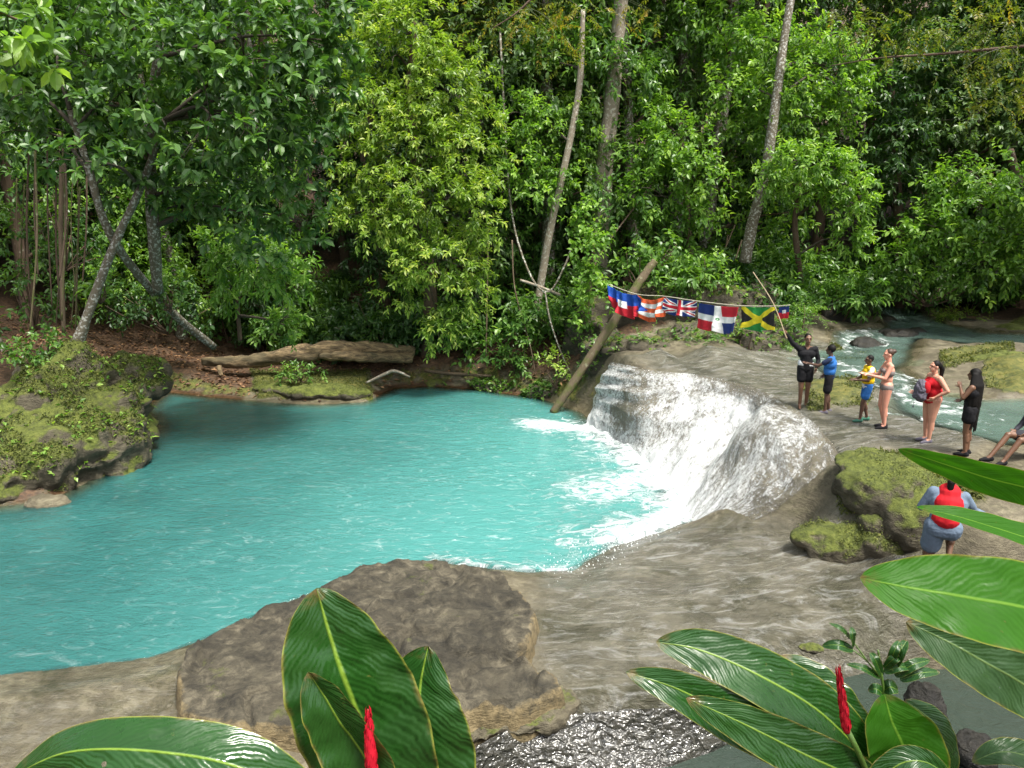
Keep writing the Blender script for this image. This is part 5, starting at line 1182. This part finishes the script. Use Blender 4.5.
# crouching woman
cp = P(938, 564, 1.02)
person("crouching woman in grey blue long sleeves and a red life vest climbing the rock", None, -22, 1.92, BROWNSKIN, dict(pel=(0, -.03, .55), bel=(.01, -.01, .70), che=(.03, .03, .92), nek=(.05, .08, 1.09), hed=(.09, .13, 1.26), shR=(.22, .04, 1.03), elR=(.37, .16, .80), wrR=(.58, .30, .70), shL=(-.16, .05, 1.05), elL=(-.28, .08, .80), wrL=(-.20, .32, .76),
       hpR=(.10, -.02, .53), knR=(.16, .34, .42), anR=(.14, .12, .085), hpL=(-.10, -.02, .53), knL=(-.13, .06, .10), anL=(-.12, -.34, .085), look=(.4, 1, -.2)), 1.26, 'pony', clothes=(('shirt', C_GBLUE), ('vest', C_RED, .80), ('shorts', C_GBLUE, .6)), pos=(cp[0], cp[1], 1.02), hips=1.1, group="visitors on top of the waterfall")
# ------------------------------------------------------------------ ginger plants close to the camera
def blade_mat(name, a, b, rib=(.20, .32, .04), rough=.22, trans=.25, spec=.34, bd=.0016):
    m, nt, out = new_mat(name); n = N(nt)
    uvn = n('SeparateXYZ', {0: n('UVMap', uv_map='UVMap').outputs[0]}); u, v = uvn.outputs[0], uvn.outputs[1]
    au = n.math('ABSOLUTE', u)
    pos = n.obj(); nz = n.noise(pos, 9, 4)
    ph = n.math('ADD', n.math('SUBTRACT', n.math('MULTIPLY', v, 190.0), n.math('MULTIPLY', au, 44.0)), n.math('MULTIPLY', nz, 42.0))
    wav = n.math('SINE', ph); w2 = n.math('SINE', n.math('MULTIPLY', ph, .37))
    c = n.mix(nz, a, b)
    c = n.mix(n.math('MULTIPLY', n.math('ADD', wav, 1.0), .04), c, tuple(x * 1.4 for x in b))
    mid = n.ramp(au, [(.012, 1.0), (.05, 0.0)])
    c = n.mix(mid, c, rib)
    edge = n.ramp(au, [(.955, 0.0), (.985, .8)]); c = n.mix(edge, c, (.22, .24, .04))
    tip = n.math('MULTIPLY', n.ramp(n.noise(pos, 26, 5, .7), [(.45, 0.0), (.6, .9)]), n.math('MAXIMUM', n.ramp(v, [(.02, 1.0), (.09, 0.0)]), n.ramp(au, [(.90, 0.0), (1.0, .8)])))
    c = n.mix(tip, c, (.13, .085, .03))
    spot = n.ramp(n.noise(pos, 38, 5, .7), [(.66, 0.0), (.72, .7)]); c = n.mix(spot, c, (.12, .12, .03))
    hgt = n.math('ADD', n.math('MULTIPLY', n.math('MULTIPLY', wav, nz), .7), n.math('ADD', n.math('MULTIPLY', n.math('MULTIPLY', w2, n.noise(pos, 22, 3)), 1.3), n.math('SUBTRACT', n.math('MULTIPLY', n.noise(pos, 30, 3), 1.2), n.math('MULTIPLY', mid, 1.5))))
    p = n('BsdfPrincipled', {'Base Color': c, 'Roughness': n.math('ADD', rough, n.math('MULTIPLY', n.ramp(n.noise(pos, 6, 6, .7), [(.4, 0.0), (.62, 1.0)]), .30)), 'Specular IOR Level': spec, 'Normal': n.bump(hgt, .40, bd)})
    t = n('BsdfTranslucent', {'Color': n.mix(1.0, c, (1.6, 1.7, .6), 'MULTIPLY')})
    mx = n('MixShader', {0: trans, 1: p.outputs[0], 2: t.outputs[0]})
    hole = n.ramp(n.noise(pos, 24, 3, .5), [(.735, 0.0), (.74, 1.0)])
    mh = n('MixShader', {0: hole, 1: mx.outputs[0], 2: n('BsdfTransparent').outputs[0]})
    nt.links.new(mh.outputs[0], out.inputs[0]); return m
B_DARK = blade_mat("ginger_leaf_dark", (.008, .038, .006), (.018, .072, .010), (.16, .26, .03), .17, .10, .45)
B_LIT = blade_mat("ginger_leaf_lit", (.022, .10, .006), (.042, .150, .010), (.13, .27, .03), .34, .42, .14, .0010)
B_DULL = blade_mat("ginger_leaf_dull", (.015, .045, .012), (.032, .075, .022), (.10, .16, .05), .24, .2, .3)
def blade(parent, base, pts, half, mat, face=(0, -.6, .8), fold=.25, wavy=.09, seed=0, tipfirst=True, droop_edge=.0, roll=0.0):
    """pts: (px,py,Y) from tip to base along the midrib; half: half width in px at the middle"""
    w = np.array([D(*q) for q in pts]); n, m = 64, 17
    c = catmull(w, n); t = np.linspace(0, 1, n)
    tg = nrm(np.gradient(c, axis=0)); fc = nrm(np.asarray(face, float)); s = nrm(np.cross(tg, fc)); nn_ = nrm(np.cross(s, tg))
    hw = half / ppm(pts[len(pts) // 2][2])
    prof = (t ** .62) * np.clip(1 - t, 0, 1) ** .42; prof = prof / prof.max(); prof = np.maximum(prof, .012)
    u = np.linspace(-1, 1, m)
    rip = wavy * hw * (fbm(np.stack(np.broadcast_arrays(t[:, None] * 5, u[None] * 1.3, seed * 3.1), -1), 3, seed) * 1.6 + .35 * np.sin(t[:, None] * 40 + seed) * np.abs(u)[None] ** 3)
    lift = fold * np.abs(u)[None] * hw * prof[:, None] - droop_edge * hw * (u[None] ** 2) * prof[:, None]
    hv = hw * prof[:, None] * (1 + .05 * fbm(np.stack(np.broadcast_arrays(t[:, None] * 7, np.sign(u)[None] * 2., seed * 1.7), -1), 3, seed + 2)) * u[None]
    V = c[:, None] + s[:, None] * hv[..., None] + nn_[:, None] * (lift + rip * prof[:, None] ** .5)[..., None] - base
    uv = np.stack(np.broadcast_arrays(u[None], t[:, None]), -1).reshape(-1, 2)
    return link("leaf", mesh_np("leaf", V.reshape(-1, 3), grid_faces(n, m), mat, uv=uv), parent)
M_STEM = plain("ginger_stem", (.09, .17, .03), .4, .5, .3, 20, .2); M_RED = plain("ginger_red", (.50, .008, .025), .45, .5, .3, 25, .3)
def ginger(label, base_xy, leaves, flowers=(), stems=()):
    b = np.array((base_xy[0], base_xy[1], gz(*base_xy)))
    root = tag(empty("ginger_plant", b), label, "plant")
    for i, L_ in enumerate(leaves):
        blade(root, b, *L_[:3], **(L_[3] if len(L_) > 3 else {}), seed=i + len(label))
        e = D(*L_[0][-1]); e0 = D(*L_[0][-2]); dn = nrm(e - e0)
        MB().add(*tube(np.array([e - dn * .02, b + (RNG.normal(0, .04), RNG.normal(0, .04), -.05)]) - b, [.006, .014], 20, 8)).build('stem', M_STEM, root)
    for tip, low, r, stem in flowers:
        a, z_ = D(*tip), D(*low); ax = a - z_; L = np.linalg.norm(ax); ax = ax / L
        mb = MB(); mb.add(*tube(np.array([z_, (a + z_) / 2, a]), [r * .7, r * .85, r * .75, r * .4, .001], 20, 12))
        s1 = nrm(np.cross(ax, (0, 1., .2))); s2 = np.cross(ax, s1)
        for k in range(44):
            tt = k / 44; th = k * 2.4; o_ = s1 * math.cos(th) + s2 * math.sin(th); rr = r * (1.0 - .75 * tt ** 2)
            p0 = z_ + ax * L * tt * .93 + o_ * rr * .5
            V_, F_, _m = leaf_geo(p0[None], (ax * 1.0 + o_ * .16)[None], o_[None], np.array([L * .16]), np.array([rr * 1.5]), TPL8); mb.add(V_, F_)
        shifted(mb, b).build('flower_spike', M_RED, root)
        sp2 = np.array([z_ + ax * .01, D(*stem[-1]), b]); L1, L2 = np.linalg.norm(sp2[1] - sp2[0]), np.linalg.norm(sp2[2] - sp2[1]); ss_ = np.linspace(0, L1 + L2, 14); sp2 = np.stack([np.interp(ss_, [0, L1, L1 + L2], sp2[:, k_]) for k_ in range(3)], -1); MB().add(*tube(sp2 - b, [.006, .008, .010, .013], 30, 8)).build('stem', M_STEM, root)
    return root
ginger("ginger plant with upright glossy dark leaves and a red spike at the bottom left", (-.28, 1.55), [
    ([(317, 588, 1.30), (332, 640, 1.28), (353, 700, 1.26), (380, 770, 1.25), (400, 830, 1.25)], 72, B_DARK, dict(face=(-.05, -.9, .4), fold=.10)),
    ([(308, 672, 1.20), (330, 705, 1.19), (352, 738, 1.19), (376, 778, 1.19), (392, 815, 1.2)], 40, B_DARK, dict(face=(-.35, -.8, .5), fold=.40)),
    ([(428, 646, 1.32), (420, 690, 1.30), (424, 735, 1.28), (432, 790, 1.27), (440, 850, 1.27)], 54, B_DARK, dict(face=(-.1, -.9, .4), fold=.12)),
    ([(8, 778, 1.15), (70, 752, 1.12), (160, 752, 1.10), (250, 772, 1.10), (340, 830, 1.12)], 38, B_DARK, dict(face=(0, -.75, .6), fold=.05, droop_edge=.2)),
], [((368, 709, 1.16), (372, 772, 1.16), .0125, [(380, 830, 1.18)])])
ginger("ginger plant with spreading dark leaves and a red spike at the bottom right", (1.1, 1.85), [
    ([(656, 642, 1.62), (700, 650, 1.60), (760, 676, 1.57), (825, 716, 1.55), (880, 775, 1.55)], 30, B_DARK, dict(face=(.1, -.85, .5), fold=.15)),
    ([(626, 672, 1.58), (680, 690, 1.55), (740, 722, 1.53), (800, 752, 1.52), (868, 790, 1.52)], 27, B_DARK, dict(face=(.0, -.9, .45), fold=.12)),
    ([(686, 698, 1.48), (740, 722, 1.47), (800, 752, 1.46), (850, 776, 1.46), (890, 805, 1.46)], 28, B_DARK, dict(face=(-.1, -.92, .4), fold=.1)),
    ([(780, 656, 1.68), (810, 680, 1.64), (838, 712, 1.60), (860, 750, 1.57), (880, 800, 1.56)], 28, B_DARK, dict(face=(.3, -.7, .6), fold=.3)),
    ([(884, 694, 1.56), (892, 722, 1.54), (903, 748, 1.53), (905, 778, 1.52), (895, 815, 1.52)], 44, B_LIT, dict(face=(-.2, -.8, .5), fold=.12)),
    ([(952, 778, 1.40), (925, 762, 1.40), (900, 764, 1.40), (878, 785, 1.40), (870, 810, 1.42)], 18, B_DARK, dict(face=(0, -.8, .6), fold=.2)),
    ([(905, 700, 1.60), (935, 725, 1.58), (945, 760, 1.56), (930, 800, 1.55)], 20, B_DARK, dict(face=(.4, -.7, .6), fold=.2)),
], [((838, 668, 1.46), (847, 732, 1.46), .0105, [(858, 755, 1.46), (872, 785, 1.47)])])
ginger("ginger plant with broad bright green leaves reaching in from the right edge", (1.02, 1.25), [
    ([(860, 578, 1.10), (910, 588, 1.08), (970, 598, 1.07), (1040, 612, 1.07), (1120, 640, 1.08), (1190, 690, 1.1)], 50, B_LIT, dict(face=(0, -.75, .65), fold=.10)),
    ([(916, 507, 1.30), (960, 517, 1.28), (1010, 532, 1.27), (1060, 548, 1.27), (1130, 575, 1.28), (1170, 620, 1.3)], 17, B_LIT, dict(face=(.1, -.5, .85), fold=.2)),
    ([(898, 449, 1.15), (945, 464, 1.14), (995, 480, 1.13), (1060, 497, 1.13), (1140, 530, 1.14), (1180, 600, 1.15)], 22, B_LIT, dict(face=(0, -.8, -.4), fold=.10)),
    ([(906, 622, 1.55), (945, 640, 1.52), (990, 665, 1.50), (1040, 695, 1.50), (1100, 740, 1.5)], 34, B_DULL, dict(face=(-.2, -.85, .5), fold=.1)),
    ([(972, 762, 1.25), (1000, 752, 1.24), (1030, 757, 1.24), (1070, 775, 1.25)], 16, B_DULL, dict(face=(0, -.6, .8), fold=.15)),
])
# sapling between the ginger plants
b = np.array((1.13, 2.35, gz(1.13, 2.35))); root = tag(empty("sapling", b), "small leafy sapling between the red spike and the broad right hand leaves", "plant")
mb = MB(); stem_px = [(884, 760, 2.3), (884, 700, 2.3), (881, 672, 2.3), (878, 650, 2.3)]
mb.add(*tube(np.array([b] + [D(*q) for q in stem_px]) - b, [.010, .007, .005, .003], 30, 7)); mb.build('stem', M_STEM, root)
for tip, joint, half in (((829, 623), (852, 640), 3), ((852, 627), (853, 648), 4), ((822, 646), (853, 650), 6), ((846, 664), (880, 678), 4), ((870, 652), (882, 676), 5), ((915, 668), (884, 672), 5), ((905, 655), (884, 668), 5), ((898, 690), (884, 690), 8), ((930, 660), (895, 676), 6), ((907, 640), (893, 668), 7), ((868, 690), (884, 694), 6), ((900, 640), (889, 668), 5), ((940, 672), (900, 680), 6)):
    mx_ = ((tip[0] + joint[0]) / 2, (tip[1] + joint[1]) / 2 - 3)
    blade(root, b, [(*tip, 2.3), (*mx_, 2.28), (*joint, 2.3)], half, B_DARK, face=(RNG.normal(0, .3), -.6, .7), fold=.25, seed=int(tip[0]))
for jn in ((852, 640), (853, 650)):
    MB().add(*tube(np.array([D(*jn, 2.3), D(868, 662, 2.3), D(882, 680, 2.3)]) - b, [.002, .003], 10, 5)).build('twig', M_STEM, root)
